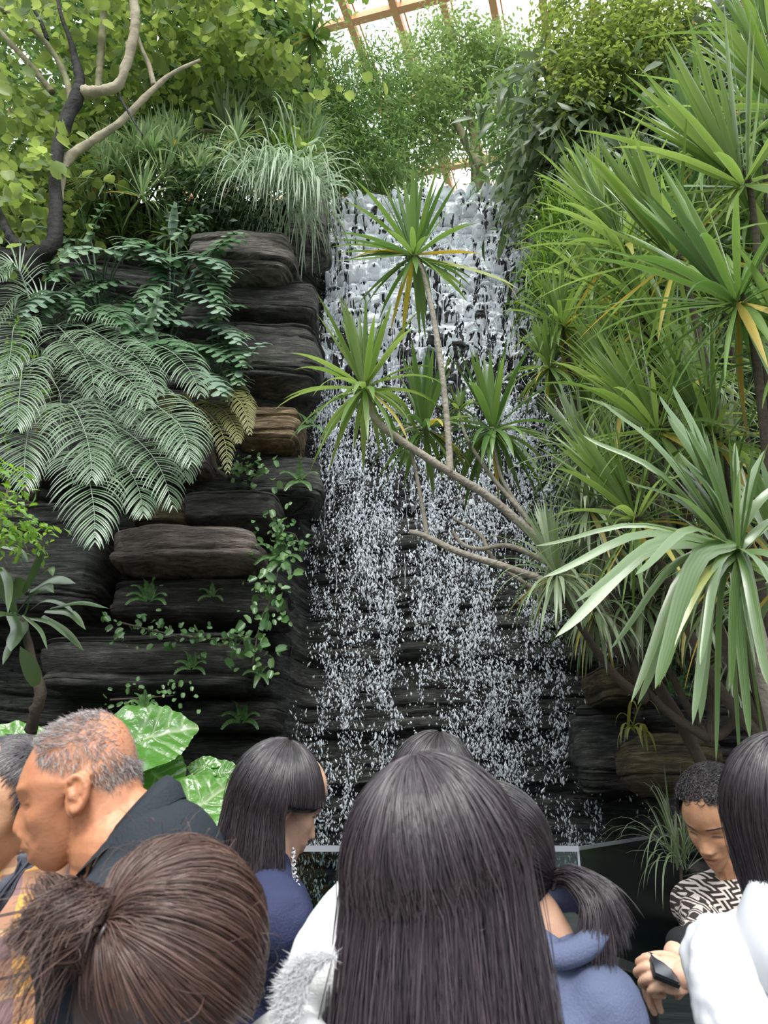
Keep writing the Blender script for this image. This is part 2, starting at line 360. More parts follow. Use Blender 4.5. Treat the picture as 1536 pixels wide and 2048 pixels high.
m, t = newmat('roof_glass'); tr = t.nodes.new('ShaderNodeBsdfTransparent'); tr.inputs[0].default_value = (.93, .95, .95, 1)
gl = t.nodes.new('ShaderNodeBsdfGlossy'); gl.inputs['Roughness'].default_value = .1; mx = t.nodes.new('ShaderNodeMixShader'); mx.inputs[0].default_value = .04
o = t.nodes.new('ShaderNodeOutputMaterial'); lk(t, tr.outputs[0], mx.inputs[1]); lk(t, gl.outputs[0], mx.inputs[2]); lk(t, mx.outputs[0], o.inputs[0])
g = Geo(); box(g, (-16, -10, ZR + .12), (16, 24, ZR + .13)); g.build('roof_pane', m, ceil, smooth_=False)

# ------------------------------------------------------------------ separate rocks
def rock(name, label, px0, px1, py0, py1, Y, mat, depth=.5, seed=0, flat=7.0, lay=1.0, group=None, irr=.18):
    """a bedded slab or boulder seen between the pixel bounds, front face at distance Y"""
    c = P((px0 + px1) / 2, (py0 + py1) / 2, Y + depth / 2)
    hx = (px1 - px0) / 2 * pxm((py0 + py1) / 2, Y); hz = (P(0, py0, Y)[2] - P(0, py1, Y)[2]) / 2 * .86
    n1, n2 = 170, 200
    u = np.linspace(-pi / 2, pi / 2, n1)[:, None]; v = np.linspace(0, 2 * pi, n2, endpoint=False)[None]
    def sp(x, e): return np.sign(x) * np.abs(x) ** e
    e1 = 2 / flat
    x = sp(np.cos(u), e1) * sp(np.cos(v), e1); y = sp(np.cos(u), e1) * sp(np.sin(v), e1); z = sp(np.sin(u), e1) * np.ones_like(v)
    p = np.stack([x * hx, y * depth / 2, z * hz], -1); q = p + seed * 3.7
    big = fbm(q * np.array((1.6, 1.6, 2.2)), 3); ang = np.arctan2(p[..., 1], p[..., 0])
    zq = q[..., 2] + .10 * fbm(q * np.array((1.2, 1.2, .8)), 2)
    lx = q[..., 0] + q[..., 1] * .7
    hor = nrm(p * np.array((1, 1, .25)))
    dd = irr * min(hx, hz, .3) * 2.4 * big + .10 * (beds(lx, zq, 5.0 * lay, seed) - .5) + .05 * beds(lx, zq, 16 * lay, seed + 3) + .03 * fbm(q * 7, 4)
    p = p + hor * dd[..., None]
    p[..., 2] += .12 * hz * fbm(np.stack([q[..., 0] * 2, q[..., 1] * 2, q[..., 2] * 0 + seed], -1), 3)
    V = (p + c).reshape(-1, 3)
    o = mk(name, V, gridF(n1, n2, True), mat, loc=c)
    return tag(o, label, 'rock', group)
RG = rockmat('grey_bedded_rock', (.07, .062, .055), (.22, .20, .17), (.44, .40, .34), wet=.15, moss=.25)
RT = rockmat('tan_rock', (.16, .11, .06), (.40, .28, .16), (.60, .46, .29), wet=.15, moss=.15)
RD = rockmat('dark_rock', (.032, .031, .029), (.105, .10, .09), (.26, .245, .215), wet=.35, moss=.35)
RM = rockmat('rosy_rock', (.10, .08, .07), (.24, .19, .165), (.42, .36, .32), wet=.2, moss=.12)
RB = rockmat('mossy_brown_rock', (.05, .04, .02), (.15, .115, .055), (.28, .22, .11), wet=.3, moss=.5)
rock('rock_slab', 'pale grey layered rock slab under the hanging white grass', 392, 590, 505, 600, 5.75, RG, .8, 1)
rock('rock_slab', 'dark rock slab with a deep shadow, under the pale grey slab', 455, 640, 596, 668, 6.0, RD, .7, 2)
rock('rock_slab', 'wide grey layered slab left of the falling water, above the tan block', 478, 640, 668, 800, 6.0, RD, .7, 3)
rock('rock_block', 'tan orange rock block left of the waterfall, below the wide grey slab', 488, 597, 832, 915, 5.95, RT, .6, 4)
rock('rock_block', 'reddish brown rock under the tip of the olive palm fronds', 366, 432, 900, 966, 5.95, RM, .5, 5)
rock('rock_slab', 'greenish dark slab beside the water below the tan block', 520, 642, 925, 1030, 6.1, M_rock, .6, 6)
rock('rock_slab', 'dark blue-grey slab resting on the rosy boulder', 382, 560, 1005, 1070, 5.7, RD, .7, 7)
rock('rock_block', 'yellow-brown stained rock left of the dark blue-grey slab', 285, 388, 1012, 1075, 5.75, RB, .6, 8)
rock('boulder', 'big rosy grey boulder with a rounded top in the rock wall', 232, 528, 1068, 1165, 5.35, RM, .9, 9, flat=4.5, lay=.22, irr=.34)
rock('rock_slab', 'layered grey ledge just below the rosy boulder', 235, 590, 1172, 1262, 5.65, RD, .8, 10)
rock('rock_slab', 'long dark ledge low on the left above the big glossy leaves', 90, 540, 1275, 1402, 5.5, RD, .8, 11)
rock('rock_slab', 'low dark ledge behind the seated cave left of the fringe girl', 372, 560, 1405, 1470, 5.9, RD, .6, 12)
rock('rock_slab', 'dark ledge at the left edge beneath the strap leaved plant', -60, 230, 1010, 1260, 5.4, M_rock, .8, 13)
rock('boulder', 'mossy rock hump right of the dark cave by the pool', 445, 600, 1485, 1640, 6.0, M_rock, .8, 14, flat=3)
rock('rock_slab', 'pale edged layered ledge under the drooping green leaves at right', 1178, 1325, 1330, 1420, 5.6, RB, .7, 15)
rock('boulder', 'brown mossy boulder above the curly haired woman', 1246, 1425, 1462, 1605, 5.2, RB, .7, 16, flat=3.6, lay=.3, irr=.3)
rock('rock_slab', 'dark layered slab right of the foot of the waterfall', 1150, 1260, 1400, 1600, 6.2, M_rock, .6, 17)
rock('rock_block', 'grey rock at the lip beside the hanging grass', 585, 655, 345, 520, 6.5, RG, .6, 18)
rock('rock_slab', 'lower dark rock behind the palm fronds', 60, 400, 800, 1010, 5.8, M_rock, .8, 20)

# ------------------------------------------------------------------ water
m, t = newmat('foam'); b = t.nodes.new('ShaderNodeBsdfPrincipled'); o = t.nodes.new('ShaderNodeOutputMaterial')
b.inputs['Base Color'].default_value = (.92, .95, .99, 1); b.inputs['Roughness'].default_value = .2; b.inputs['Specular IOR Level'].default_value = .8
tr = t.nodes.new('ShaderNodeBsdfTranslucent'); tr.inputs[0].default_value = (.85, .9, 1, 1); tp = t.nodes.new('ShaderNodeBsdfTransparent')
mx = t.nodes.new('ShaderNodeMixShader'); mx.inputs[0].default_value = .12; lk(t, b.outputs[0], mx.inputs[1]); lk(t, tr.outputs[0], mx.inputs[2])
ge = t.nodes.new('ShaderNodeNewGeometry'); mp = t.nodes.new('ShaderNodeMapping'); mp.inputs['Scale'].default_value = (60, 60, 14); lk(t, ge.outputs['Position'], mp.inputs[0])
n = t.nodes.new('ShaderNodeTexNoise'); n.inputs['Scale'].default_value = 1.0; n.inputs['Detail'].default_value = 6; n.inputs['Distortion'].default_value = 1.2; lk(t, mp.outputs[0], n.inputs[0])
bp = t.nodes.new('ShaderNodeBump'); bp.inputs['Strength'].default_value = .45; bp.inputs['Distance'].default_value = .012; lk(t, n.outputs[0], bp.inputs['Height']); lk(t, bp.outputs[0], b.inputs['Normal'])
lk(t, mx.outputs[0], o.inputs[0]); M_foam = m
m, t = newmat('drops'); b = t.nodes.new('ShaderNodeBsdfPrincipled'); o = t.nodes.new('ShaderNodeOutputMaterial')
b.inputs['Base Color'].default_value = (.86, .90, .97, 1); b.inputs['Roughness'].default_value = .12; b.inputs['Specular IOR Level'].default_value = .8
tp = t.nodes.new('ShaderNodeBsdfTransparent'); mx = t.nodes.new('ShaderNodeMixShader'); mx.inputs[0].default_value = .15; lk(t, b.outputs[0], mx.inputs[1]); lk(t, tp.outputs[0], mx.inputs[2]); lk(t, mx.outputs[0], o.inputs[0]); M_drop = m

fall = thing('waterfall', 'white waterfall splashing down the dark knobbly rock face into the pool', 'waterfall', (.6, 6.9, .55))
# sheet that wets the knobs: real torn film, holes left open
nx, nz = 620, 980
xs = np.linspace(WX0 + .02, WX1 + .1, nx); zs = np.linspace(3.2, 8.52, nz); X, Z = np.meshgrid(xs, zs, indexing='ij')
Z = 3.2 + (Z - 3.2) * (lip(X) + .02 - 3.2) / (8.52 - 3.2)
kn = knobs(X, Z)
Yw = wallY(X, Z) - .15 * smooth(4.0, 5.2, Z) * kn - .03
Yw = np.minimum(Yw, 8.3)
st = fbm(np.stack([X * 16, Z * 1.6, X * 0], -1), 3); st2 = fbm(np.stack([X * 34 + 2 * fbm(np.stack([X*6,Z*6,X*0],-1),2), Z * 9, X * 0 + 4], -1), 3); st3 = fbm(np.stack([X * 2.2, Z * .8, X * 0 + 7], -1), 2)
edge = np.clip(np.gradient(knobs(X, Z), axis=1) * -22, 0, 1)       # tops of the knobs, where water lands
st4 = fbm(np.stack([X * 60, Z * 26, X * 0 + 14], -1), 2)
den = .75 * st + .80 * st2 + .45 * st3 + .65 * st4 + .50 * edge - .42 * smooth(.45, .8, kn) * (1 - .6 * smooth(7.8, 8.9, Z)) + .75 * smooth(4.0, 8.0, Z) - .30
den = den - .8 * (1 - smooth(3.2, 4.9, Z)) 
keep = den > 0
Y2 = Yw - .03 * np.clip(den, 0, 1) + .030 * st2 + .02 * st4
F = gridF(nx, nz); kf = keep.ravel()[F].sum(1) >= 3; F = F[kf]
used = np.unique(F); rm = np.full(nx * nz, -1); rm[used] = np.arange(len(used))
mk('water_sheet', np.stack([X, Y2, Z], -1).reshape(-1, 3)[used], rm[F], M_foam, fall)['kind'] = 'stuff'
# drops and broken strands
R = rng(11)
def drops(n, zlo, zhi, yoff, smin, smax, seed, spread=1.0, clump=.9, elong=(1.2, 3.2)):
    R = rng(seed); out = []
    while sum(len(o) for o in out) < n:
        x = R.uniform(WX0 - .12, WX1 + .22, n); z = R.uniform(zlo, zhi, n)
        d = fbm(np.stack([x * 5.0, z * .55, x * 0 + seed], -1), 3) * 1.4 + fbm(np.stack([x * 9, z * 5, x * 0 + seed + 3], -1), 3) * .9
        edge = smooth(WX0 - .15, WX0 + .12, x) * (1 - smooth(WX1 - .12, WX1 + .22, x))
        k = R.random(n) < np.clip(.35 + clump * d, 0, 1) * edge
        out.append(np.stack([x[k], z[k]], -1))
    xz = np.concatenate(out)[:n]; x, z = xz[:, 0], xz[:, 1]
    y = wallY(x, z) - yoff - R.random(n) * .45 * spread
    s = smin + (smax - smin) * R.random(n) ** 2.5
    el = R.uniform(*elong, n); tilt = R.normal(0, .35, (n, 2))
    Zv = nrm(np.stack([tilt[:, 0], tilt[:, 1], np.ones(n)], -1)); Xv = nrm(np.cross(Zv, np.array((0.3, 1, 0.1)))); Yv = np.cross(Zv, Xv)
    jit = 1
    T = np.array([[1, 0, 0], [0, 1, 0], [-1, 0, 0], [0, -1, 0], [0, 0, 1.3], [0, 0, -.9]]); TF = np.array([[0,1,4],[1,2,4],[2,3,4],[3,0,4],[1,0,5],[2,1,5],[3,2,5],[0,3,5]])
    N = n; V = (T[None] * (1 + .5 * (R.random((N, 6, 1)) - .5)))
    V = np.stack([x, y, z], -1)[:, None] + s[:, None, None] * (V[..., 0:1] * Xv[:, None] + V[..., 1:2] * Yv[:, None] + V[..., 2:3] * el[:, None, None] * Zv[:, None])
    return V.reshape(-1, 3), (TF[None] + (np.arange(N) * 6)[:, None, None]).reshape(-1, 3)
g = Geo()
V, F = drops(33000, .75, 5.4, .02, .0024, .0108, 21); g.add(V, F)
V, F = drops(9000, 4.6, 8.7, .06, .002, .008, 22, .35); g.add(V, F)
V, F = drops(2200, 1.5, 5.6, .03, .005, .013, 23, .6, 1.3, (.8, 1.8)); g.add(V, F)
o = g.build('falling_drops', M_drop, fall, smooth_=False); o['kind'] = 'stuff'
# thin connected threads of water
g = Geo(); R = rng(31)
for k in range(260):
    x = R.uniform(WX0, WX1 + .1); z1 = R.uniform(3.6, 8.2); L = R.uniform(.15, .7) * (1.4 if z1 > 5 else .8)
    zz = np.linspace(z1, z1 - L, 7); xx = x + np.cumsum(R.normal(0, .006, 7)); yy = wallY(xx, zz) - .12 - .15 * knobs(xx, zz) * (z1 > 4.5) - R.random() * .12
    tube(g, np.stack([xx, yy, zz], -1), [.001, R.uniform(.0015, .005), R.uniform(.001, .004), .0008], 5, 14)
g.build('water_threads', M_drop, fall)['kind'] = 'stuff'

# ------------------------------------------------------------------ glass balustrade
m, t = newmat('balustrade_glass'); tr = t.nodes.new('ShaderNodeBsdfTransparent'); tr.inputs[0].default_value = (.50, .60, .58, 1)
gl = t.nodes.new('ShaderNodeBsdfGlossy'); gl.inputs['Roughness'].default_value = .03; gl.inputs[0].default_value = (.8, .9, .9, 1)
fr = t.nodes.new('ShaderNodeFresnel'); fr.inputs[0].default_value = 1.5; ad = t.nodes.new('ShaderNodeMath'); ad.operation = 'ADD'; ad.inputs[1].default_value = .05; lk(t, fr.outputs[0], ad.inputs[0])
mx = t.nodes.new('ShaderNodeMixShader'); lk(t, ad.outputs[0], mx.inputs[0]); o = t.nodes.new('ShaderNodeOutputMaterial'); lk(t, tr.outputs[0], mx.inputs[1]); lk(t, gl.outputs[0], mx.inputs[2]); lk(t, mx.outputs[0], o.inputs[0]); M_glass = m
M_cap = simple('cap_rail', (.50, .52, .58), .25, .6)
corner = P(1155, 1697, 4.3); zt = corner[2]
A = np.array((-4.6, 4.3, zt)); B = corner
d = ray(1390, 1660); tt = (zt - CAM[2]) / d[2]; far = CAM + d * tt
dirr = nrm(far - corner); farend = corner + dirr * min(np.linalg.norm(far - corner) * 1.5, 4.0)
bal = thing('glass_balustrade', 'glass balustrade with a pale metal cap in front of the pool', 'balustrade', (0, 4.3, 0))
def panel(a, b):
    a = np.array(a); b = np.array(b); g = Geo(); beam(g, (a[0], a[1], zt / 2), (b[0], b[1], zt / 2), .012, zt - .02); g.build('glass_panel', M_glass, bal, smooth_=False)
n = 5
for k in range(n):
    a = A + (B - A) * (k + .004) / n; b = A + (B - A) * (k + .996) / n; panel(a, b)
g = Geo(); beam(g, A, B, .05, .028); g.build('cap_rail', M_cap, bal, smooth_=False)
bal2 = thing('glass_balustrade', 'return of the glass balustrade running back behind the curly haired woman', 'balustrade', corner * (1, 1, 0))
bal_ = bal; bal = bal2
M_g1 = M_glass; M_glass = M_glass.copy(); M_glass.name = 'dark_reflection_glass'  # dark tint stands in for a dark reflection on this pane
for q_ in M_glass.node_tree.nodes:
    if q_.type == 'BSDF_TRANSPARENT': q_.inputs[0].default_value = (.20, .25, .24, 1)
    if q_.type == 'BSDF_GLOSSY': q_.inputs[1].default_value = .22
panel(corner, farend)
g = Geo(); beam(g, corner, farend, .03, .016); g.build('cap_rail', M_cap, bal2, smooth_=False)
g = Geo(); beam(g, corner * (1, 1, 0) + (0, 0, .0), corner, .012, .02, up=(0, 1, 0)); g.build('corner_joint', M_cap, bal2, smooth_=False)
# =================================================================== PLANTS
def blade(g, c, w, side, fold=.25, prof=None, rnd=0.5):
    """strap leaf along the centre line c (n,3): w = greatest width, side = across vector"""
    n = len(c); t = np.linspace(0, 1, n)
    if prof is None: prof = np.minimum(.45 + 2.2 * t, 1) * np.clip((1 - t) * 2.2, 0, 1) ** .8
    else: prof = prof(t)
    tg = nrm(np.gradient(c, axis=0)); s = np.broadcast_to(side, (n, 3)); s = nrm(s - tg * (s * tg).sum(-1, keepdims=True)); nn = np.cross(tg, s)
    hw = (w / 2 * prof)[:, None]
    V = np.stack([c - s * hw + nn * hw * fold, c, c + s * hw + nn * hw * fold], 1).reshape(-1, 3)
    g.add(V, gridF(n, 3), rnd=rnd + .0 * V[:, 0], across=np.tile((-1., 0., 1.), n))
def arc(p, d, L, bend, n=9):
    """centre line that starts along d and sinks under its weight"""
    c = [np.array(p, float)]; d = nrm(np.array(d, float)); ds = L / (n - 1)
    for k in range(n - 1):
        c.append(c[-1] + d * ds)
        h = sqrt(max(1e-6, d[0] ** 2 + d[1] ** 2))
        d = nrm(d + np.array((0, 0, -1.0)) * bend * (h + .15) * (k + 1) / n * (2.0 / n))
    return np.array(c)
def rosette(g, c, axis, n, L, W, seed, droop=1.0, young=.35, old=.3, yellow=.03, n_seg=9):
    R = rng(seed); axis = nrm(axis); u = nrm(np.cross(axis, (0.3, 1, .1))); v = np.cross(axis, u)
    for k in range(n):
        f = k / n; az = k * 2.39996 + R.normal(0, .2)
        if f < young: ph = radians(R.uniform(2, 26)); l = L * R.uniform(.75, 1.0)
        elif f < 1 - old: ph = radians(R.uniform(28, 88)); l = L * R.uniform(.8, 1.08)
        else: ph = radians(R.uniform(85, 140)); l = L * R.uniform(.7, 1.0)
        rad = cos(az) * u + sin(az) * v; d = cos(ph) * axis + sin(ph) * rad
        p = c + rad * W * .5 - axis * (f * L * .10)
        b = droop * (.25 + ph * 1.1) * R.uniform(.6, 1.4)
        cl = arc(p, d, l, b, n_seg)
        cl += (R.normal(0, .02, 3) * L) * (np.linspace(0, 1, n_seg)[:, None] ** 2)
        side = np.cross(d, rad if ph < .5 else axis); side = side if np.linalg.norm(side) > .05 else u
        rn = R.uniform(0, 1)
        if f > 1 - old and R.random() < yellow * 4: rn = R.uniform(1.3, 1.8)
        blade(g, cl, W * R.uniform(.8, 1.15), nrm(side), R.uniform(.15, .45), None, rn)

G1 = leafmat('dracaena_leaf', (.09, .18, .03), (.22, .33, .09), .30, .38, .6, stripe=.12)
G2 = leafmat('dracaena_leaf_deep', (.06, .15, .035), (.17, .28, .07), .28, .3, .65, stripe=.08)
GS = leafmat('pale_striped_leaf', (.11, .19, .07), (.36, .43, .29), .33, .25, .6, stripe=.15)
M_stem = simple('grey_ringed_stem', (.34, .30, .25), .8, bump=.7, bscale=40, var=.25, vscale=12)
M_stemd = simple('dark_stem', (.07, .055, .04), .9, bump=.7, bscale=25, var=.4)

def up_axis(dx, dz=1.0, dy=-.15): return nrm(np.array((dx, dy, dz)))
def head(parent, px, py, Y, Lpx, Wpx, axis, n, seed, mat=G1, label=None, **kw):
    g = Geo(); s = pxm(py, Y); rosette(g, P(px, py, Y), axis, n, Lpx * s, Wpx * s, seed, **kw)
    o = g.build('leaf_rosette', mat, parent)
    if label: o['label'] = label
    return o
def stem(parent, pts, rad, mat=M_stem, name='stem', seg=10, rough=.12):
    g = Geo(); tube(g, [P(*p) for p in pts], rad, seg, rough=rough, seed=len(pts) * 3.1); return g.build(name, mat, parent)

# --- forked dragon tree that leans across the waterfall
A = thing('dracaena', 'forked grey-stemmed dracaena leaning across the waterfall with spiky leaf heads', 'dracaena', P(1420, 1600, 4.6) * (1, 1, 0) + (0, 0, .5))
stem(A, [(1500, 1760, 4.9), (1400, 1520, 4.75), (1300, 1345, 4.6), (1235, 1265, 4.55)], [.042, .038, .032, .030], mat=M_stemd, name='trunk')
stem(A, [(1240, 1272, 4.55), (1200, 1225, 4.5), (1080, 1085, 4.3), (985, 1000, 4.2), (900, 945, 4.1), (800, 880, 4.0), (752, 840, 4.0), (738, 805, 4.0), (727, 770, 4.0)], [.030, .030, .028, .025, .024, .023, .02, .016, .014], name='leaning_stem')
stem(A, [(900, 948, 4.1), (897, 880, 4.1), (886, 760, 4.05), (868, 640, 4.0), (845, 540, 4.0), (826, 500, 4.0)], [.024, .021, .018, .017, .016, .012])
stem(A, [(1120, 1120, 4.4), (1040, 1020, 4.35), (985, 955, 4.35), (935, 880, 4.35), (918, 825, 4.35)], [.018, .016, .014, .012, .01])
stem(A, [(1060, 1050, 4.35), (1005, 960, 4.4), (990, 900, 4.4), (985, 850, 4.4)], [.014, .013, .012, .01])
stem(A, [(1210, 1240, 4.5), (1130, 1180, 4.4), (1030, 1140, 4.35), (920, 1105, 4.3), (850, 1072, 4.3), (818, 1063, 4.3)], [.026, .024, .022, .021, .019, .014])
stem(A, [(855, 1075, 4.3), (842, 1000, 4.3), (826, 920, 4.3), (803, 868, 4.32), (848, 848, 4.35)], [.015, .013, .012, .011, .01])
stem(A, [(1105, 1130, 4.45), (1020, 1092, 4.4), (960, 1098, 4.4), (925, 1088, 4.4), (905, 1062, 4.4)], [.02, .016, .015, .013, .010])
stem(A, [(1130, 1215, 4.5), (1040, 1160, 4.45), (985, 1115, 4.45), (960, 1070, 4.45), (905, 1036, 4.45)], [.015, .014, .013, .013, .009])
head(A, 826, 500, 4.0, 180, 11, up_axis(-.08, 1, -.1), 62, 101, G2, 'topmost leaf head, high over the fall', young=.32, old=.42, droop=.5)
head(A, 727, 765, 4.0, 195, 13, up_axis(-.15, 1, -.1), 62, 102, G1, 'left leaf head with pale drooping lower leaves', young=.35, old=.40, droop=.8)
head(A, 848, 848, 4.35, 170, 13, up_axis(-.05, 1, -.1), 54, 103, G2, young=.3, old=.42, droop=.9)
head(A, 985, 848, 4.4, 185, 13, up_axis(-.05, 1, -.1), 60, 104, G2, young=.28, old=.5, droop=1.1)
head(A, 919, 818, 4.35, 62, 8, up_axis(0, 1, -.1), 22, 105, G1, 'small young leaf head', droop=.5)
g = Geo()
for pth, w_, rn in (([(840, 520, 4.0), (920, 535, 3.95), (1000, 560, 3.95), (1040, 580, 3.95)], .06, 1.15), ([(826, 505, 4.0), (740, 515, 3.9), (664, 522, 3.9)], .035, .3), ([(1000, 560, 3.95), (1020, 575, 3.95), (1036, 600, 3.95)], .03, 1.4)):
    c = spline([P(*q) for q in pth], 12); blade(g, c, w_, (0, .5, .8), .3, None, rn)
g.build('bent_leaf', G1, A)['label'] = 'long sideways leaf turning yellow'

# --- big foreground plant, right edge
C_ = thing('dracaena', 'nearest dracaena with long broad striped leaves fanning from the right edge', 'dracaena', P(1560, 1500, 2.1) * (1, 1, 0))
stem(C_, [(1640, 2300, 2.2), (1600, 1700, 2.15), (1520, 1300, 2.05), (1474, 1100, 1.95)], [.035, .03, .024, .016])
stem(C_, [(1600, 1700, 2.15), (1640, 1300, 2.2), (1570, 1130, 2.2)], [.024, .02, .016])
GB = leafmat('broad_dracaena_leaf', (.06, .14, .022), (.12, .20, .075), .28, .28, .7, stripe=.12)
gg = Geo(); s = pxm(1095, 1.95); c0 = P(1470, 1098, 1.95)
R = rng(5)
# leaf tips traced round the head: (tip px, py, distance, sag px, width px, tone)
tips = [(1318, 790, 1.95, -8, 24, .1), (1335, 830, 1.9, 0, 22, .15), (1358, 905, 1.9, 0, 22, .1), (1300, 880, 2.0, 0, 20, .2), (1345, 770, 2.05, 0, 22, .0), (1380, 860, 1.85, 0, 20, .2), (1200, 800, 2.0, -10, 20, .8), (1165, 870, 2.05, -14, 20, .9),
 (1470, 885, 2.0, 0, 17, 1.0), (1412, 960, 1.75, 0, 14, .9), (1530, 900, 2.0, 0, 18, .9), (1560, 960, 1.9, 0, 20, .9), (1250, 960, 2.1, -12, 16, .6),
 (1070, 1092, 2.05, -14, 15, .95), (1085, 1155, 1.85, 16, 22, .9), (1110, 1275, 1.8, 34, 30, .9), (1150, 1205, 1.7, -10, 18, .8), (1255, 1072, 2.1, -10, 14, .9), (1270, 1150, 1.6, -26, 18, 1.0), (1220, 1300, 2.0, 10, 16, .6),
 (1262, 1405, 1.85, 8, 20, .85), (1310, 1378, 1.7, 18, 38, .15), (1275, 1410, 1.95, 14, 22, .9), (1385, 1450, 1.8, 12, 22, .8), (1400, 1448, 1.95, 8, 24, .95), (1432, 1525, 2.0, 2, 14, .5), (1462, 1380, 1.9, 4, 22, .3),
 (1400, 1330, 1.75, 10, 18, .2), (1345, 1300, 2.1, 4, 16, .5), (1500, 1480, 1.9, 0, 24, .1), (1535, 1370, 1.8, 6, 26, .4), (1590, 1250, 1.75, 10, 26, .4), (1620, 1160, 1.8, 10, 24, .6), (1600, 1030, 2.0, 0, 22, .7), (1480, 1540, 2.15, 0, 13, .4), (1530, 1500, 2.2, 0, 14, .2)]
for (tx, ty, Y, sag, w_, tone) in tips:
    a = c0 + R.normal(0, .008, 3); b = P(tx, ty, Y); L = np.linalg.norm(b - a); out = nrm(b - a)
    up = sag * s * 1.0
    # leaves leave the head outward and bend over: mid point raised
    low = max(0, (ty - 1098)) / 400
    mid = (a + b) / 2 + np.array((0, -.02, .055 * L / .5 * (1 + low) + (-up if sag < 0 else up) * .3))
    c = spline([a, a * .75 + mid * .25 + (0, -.01, .01), mid, b * .75 + mid * .25 + (0, 0, -.002), b], 14)
    side = nrm(np.cross(out, (0.15, -1, .5)))
    n14 = np.linspace(0, 1, 14)
    blade(gg, c, w_ * s * .92, side + .3 * R.normal(0, 1, 3) * .4, R.uniform(.1, .3), lambda t: np.minimum(.5 + 1.6 * t, 1) * np.clip((1 - t) * 2.4, 0, 1) ** .75, tone)
rosette(gg, c0, up_axis(-.25, 1, -.2), 46, .40, .016, 77, droop=.8, young=.5, old=.3)
c = spline([c0, P(1400, 1165, 1.8), P(1350, 1260, 1.75), P(1318, 1375, 1.72)], 12); blade(gg, c, .034, (1, 0, .3), .3, None, 1.15)
gg.build('leaf_rosette', GB, C_)['label'] = 'nearest leaf head with one orange leaf'
head(C_, 1580, 1130, 2.25, 300, 20, up_axis(-.1, 1, -.1), 34, 106, GB, droop=1.0)

# --- further right-hand plants, leaf heads listed (px, py, distance, leaf px, width px, tilt, count)
def clump(label, base, heads, mat, seed, stemmat=M_stemd, nm='dracaena', axy=-.15, **kw):
    T = thing(nm, label, 'dracaena', P(*base) * (1, 1, 0) + (0, 0, .2)); bz = P(*base)
    for k, h in enumerate(heads):
        px, py, Y, L, W, tx, n = h
        g = Geo(); c = P(px, py, Y); ax = up_axis(tx, 1, axy)
        tube(g, [bz, bz * .5 + c * .5 + (.05, .1, -.15), c - ax * .12, c], [.03, .022, .014, .010], 7); g.build('stem', stemmat, T)
        head(T, px, py, Y, L, W * .66, ax, int(n * 1.5), seed + k, mat, **kw)
    return T
clump('dracaena with sword leaves reaching up at the upper right, second from top', (1620, 1500, 2.9), [(1475, 350, 2.5, 330, 24, -.45, 44), (1340, 500, 2.7, 300, 22, -.5, 40), (1560, 200, 2.6, 300, 22, -.4, 34)], G1, 210, droop=.45, young=.5, old=.22)
clump('dark dracaena whose long leaves reach left at the right edge below the top one', (1640, 1500, 2.5), [(1462, 590, 2.3, 330, 26, -.6, 46), (1590, 700, 2.4, 300, 24, -.5, 36)], G2, 220, droop=.8, young=.3, old=.35)
clump('dracaena with bright upright bundles in the middle of the right-hand mass', (1540, 1500, 3.3), [(1305, 850, 2.9, 250, 20, -.6, 50), (1262, 1025, 2.9, 260, 20, -.65, 46), (1420, 860, 2.8, 240, 20, -.4, 40), (1445, 1010, 2.9, 240, 20, -.35, 34)], G1, 230, droop=.7, young=.42, old=.3)
clump('small dracaena heads beside the right edge of the waterfall', (1230, 1300, 4.9), [(1122, 645, 4.5, 130, 13, -.15, 56), (1097, 728, 4.5, 115, 12, -.25, 46), (1180, 560, 4.6, 150, 13, -.2, 46), (1190, 700, 4.6, 140, 13, -.2, 46), (1180, 800, 4.6, 140, 13, -.2, 44)], G1, 240, droop=.9, young=.35, old=.4)
clump('dracaena with white drooping leaves low beside the falling water', (1290, 1400, 4.2), [(1112, 1140, 3.7, 165, 13, -.15, 60), (1175, 1010, 3.9, 150, 13, -.25, 44)], GS, 250, droop=1.3, young=.28, old=.5)
clump('dracaena behind, heads leaning out above the small heads', (1440, 1300, 3.9), [(1240, 480, 3.3, 230, 16, -.4, 50), (1200, 420, 3.7, 190, 13, -.35, 44), (1290, 620, 3.4, 220, 15, -.4, 50), (1350, 720, 3.4, 210, 15, -.3, 46), (1240, 780, 3.5, 200, 15, -.4, 46)], G1, 260, droop=.8, young=.4, old=.33)
clump('crowded dracaena filling the gap behind the upright bundles', (1500, 1400, 4.3), [(1170, 900, 3.8, 170, 13, -.4, 46), (1230, 930, 4.0, 170, 12, -.3, 46), (1330, 960, 4.0, 180, 12, -.2, 46), (1400, 760, 4.0, 180, 12, -.2, 46), (1460, 900, 4.1, 180, 12, -.1, 42), (1350, 1100, 4.0, 170, 12, -.2, 46), (1200, 1080, 4.1, 160, 12, -.3, 42), (1500, 1180, 3.8, 170, 12, -.1, 40)], GS, 270, droop=1.1, young=.3, old=.42)
clump('tall dracaena at the back right under the broad leaved tree', (1560, 1300, 4.6), [(1420, 480, 4.0, 190, 13, -.2, 44), (1500, 420, 3.9, 200, 14, -.1, 44), (1380, 600, 4.2, 170, 12, -.2, 44), (1520, 560, 4.1, 190, 13, 0, 44), (1400, 300, 3.6, 220, 14, -.25, 40), (1520, 250, 3.5, 220, 14, -.1, 40), (1290, 560, 4.3, 160, 12, -.2, 44), (1530, 60, 3.4, 240, 14, -.2, 36)], G2, 280, droop=.8, young=.4, old=.35)
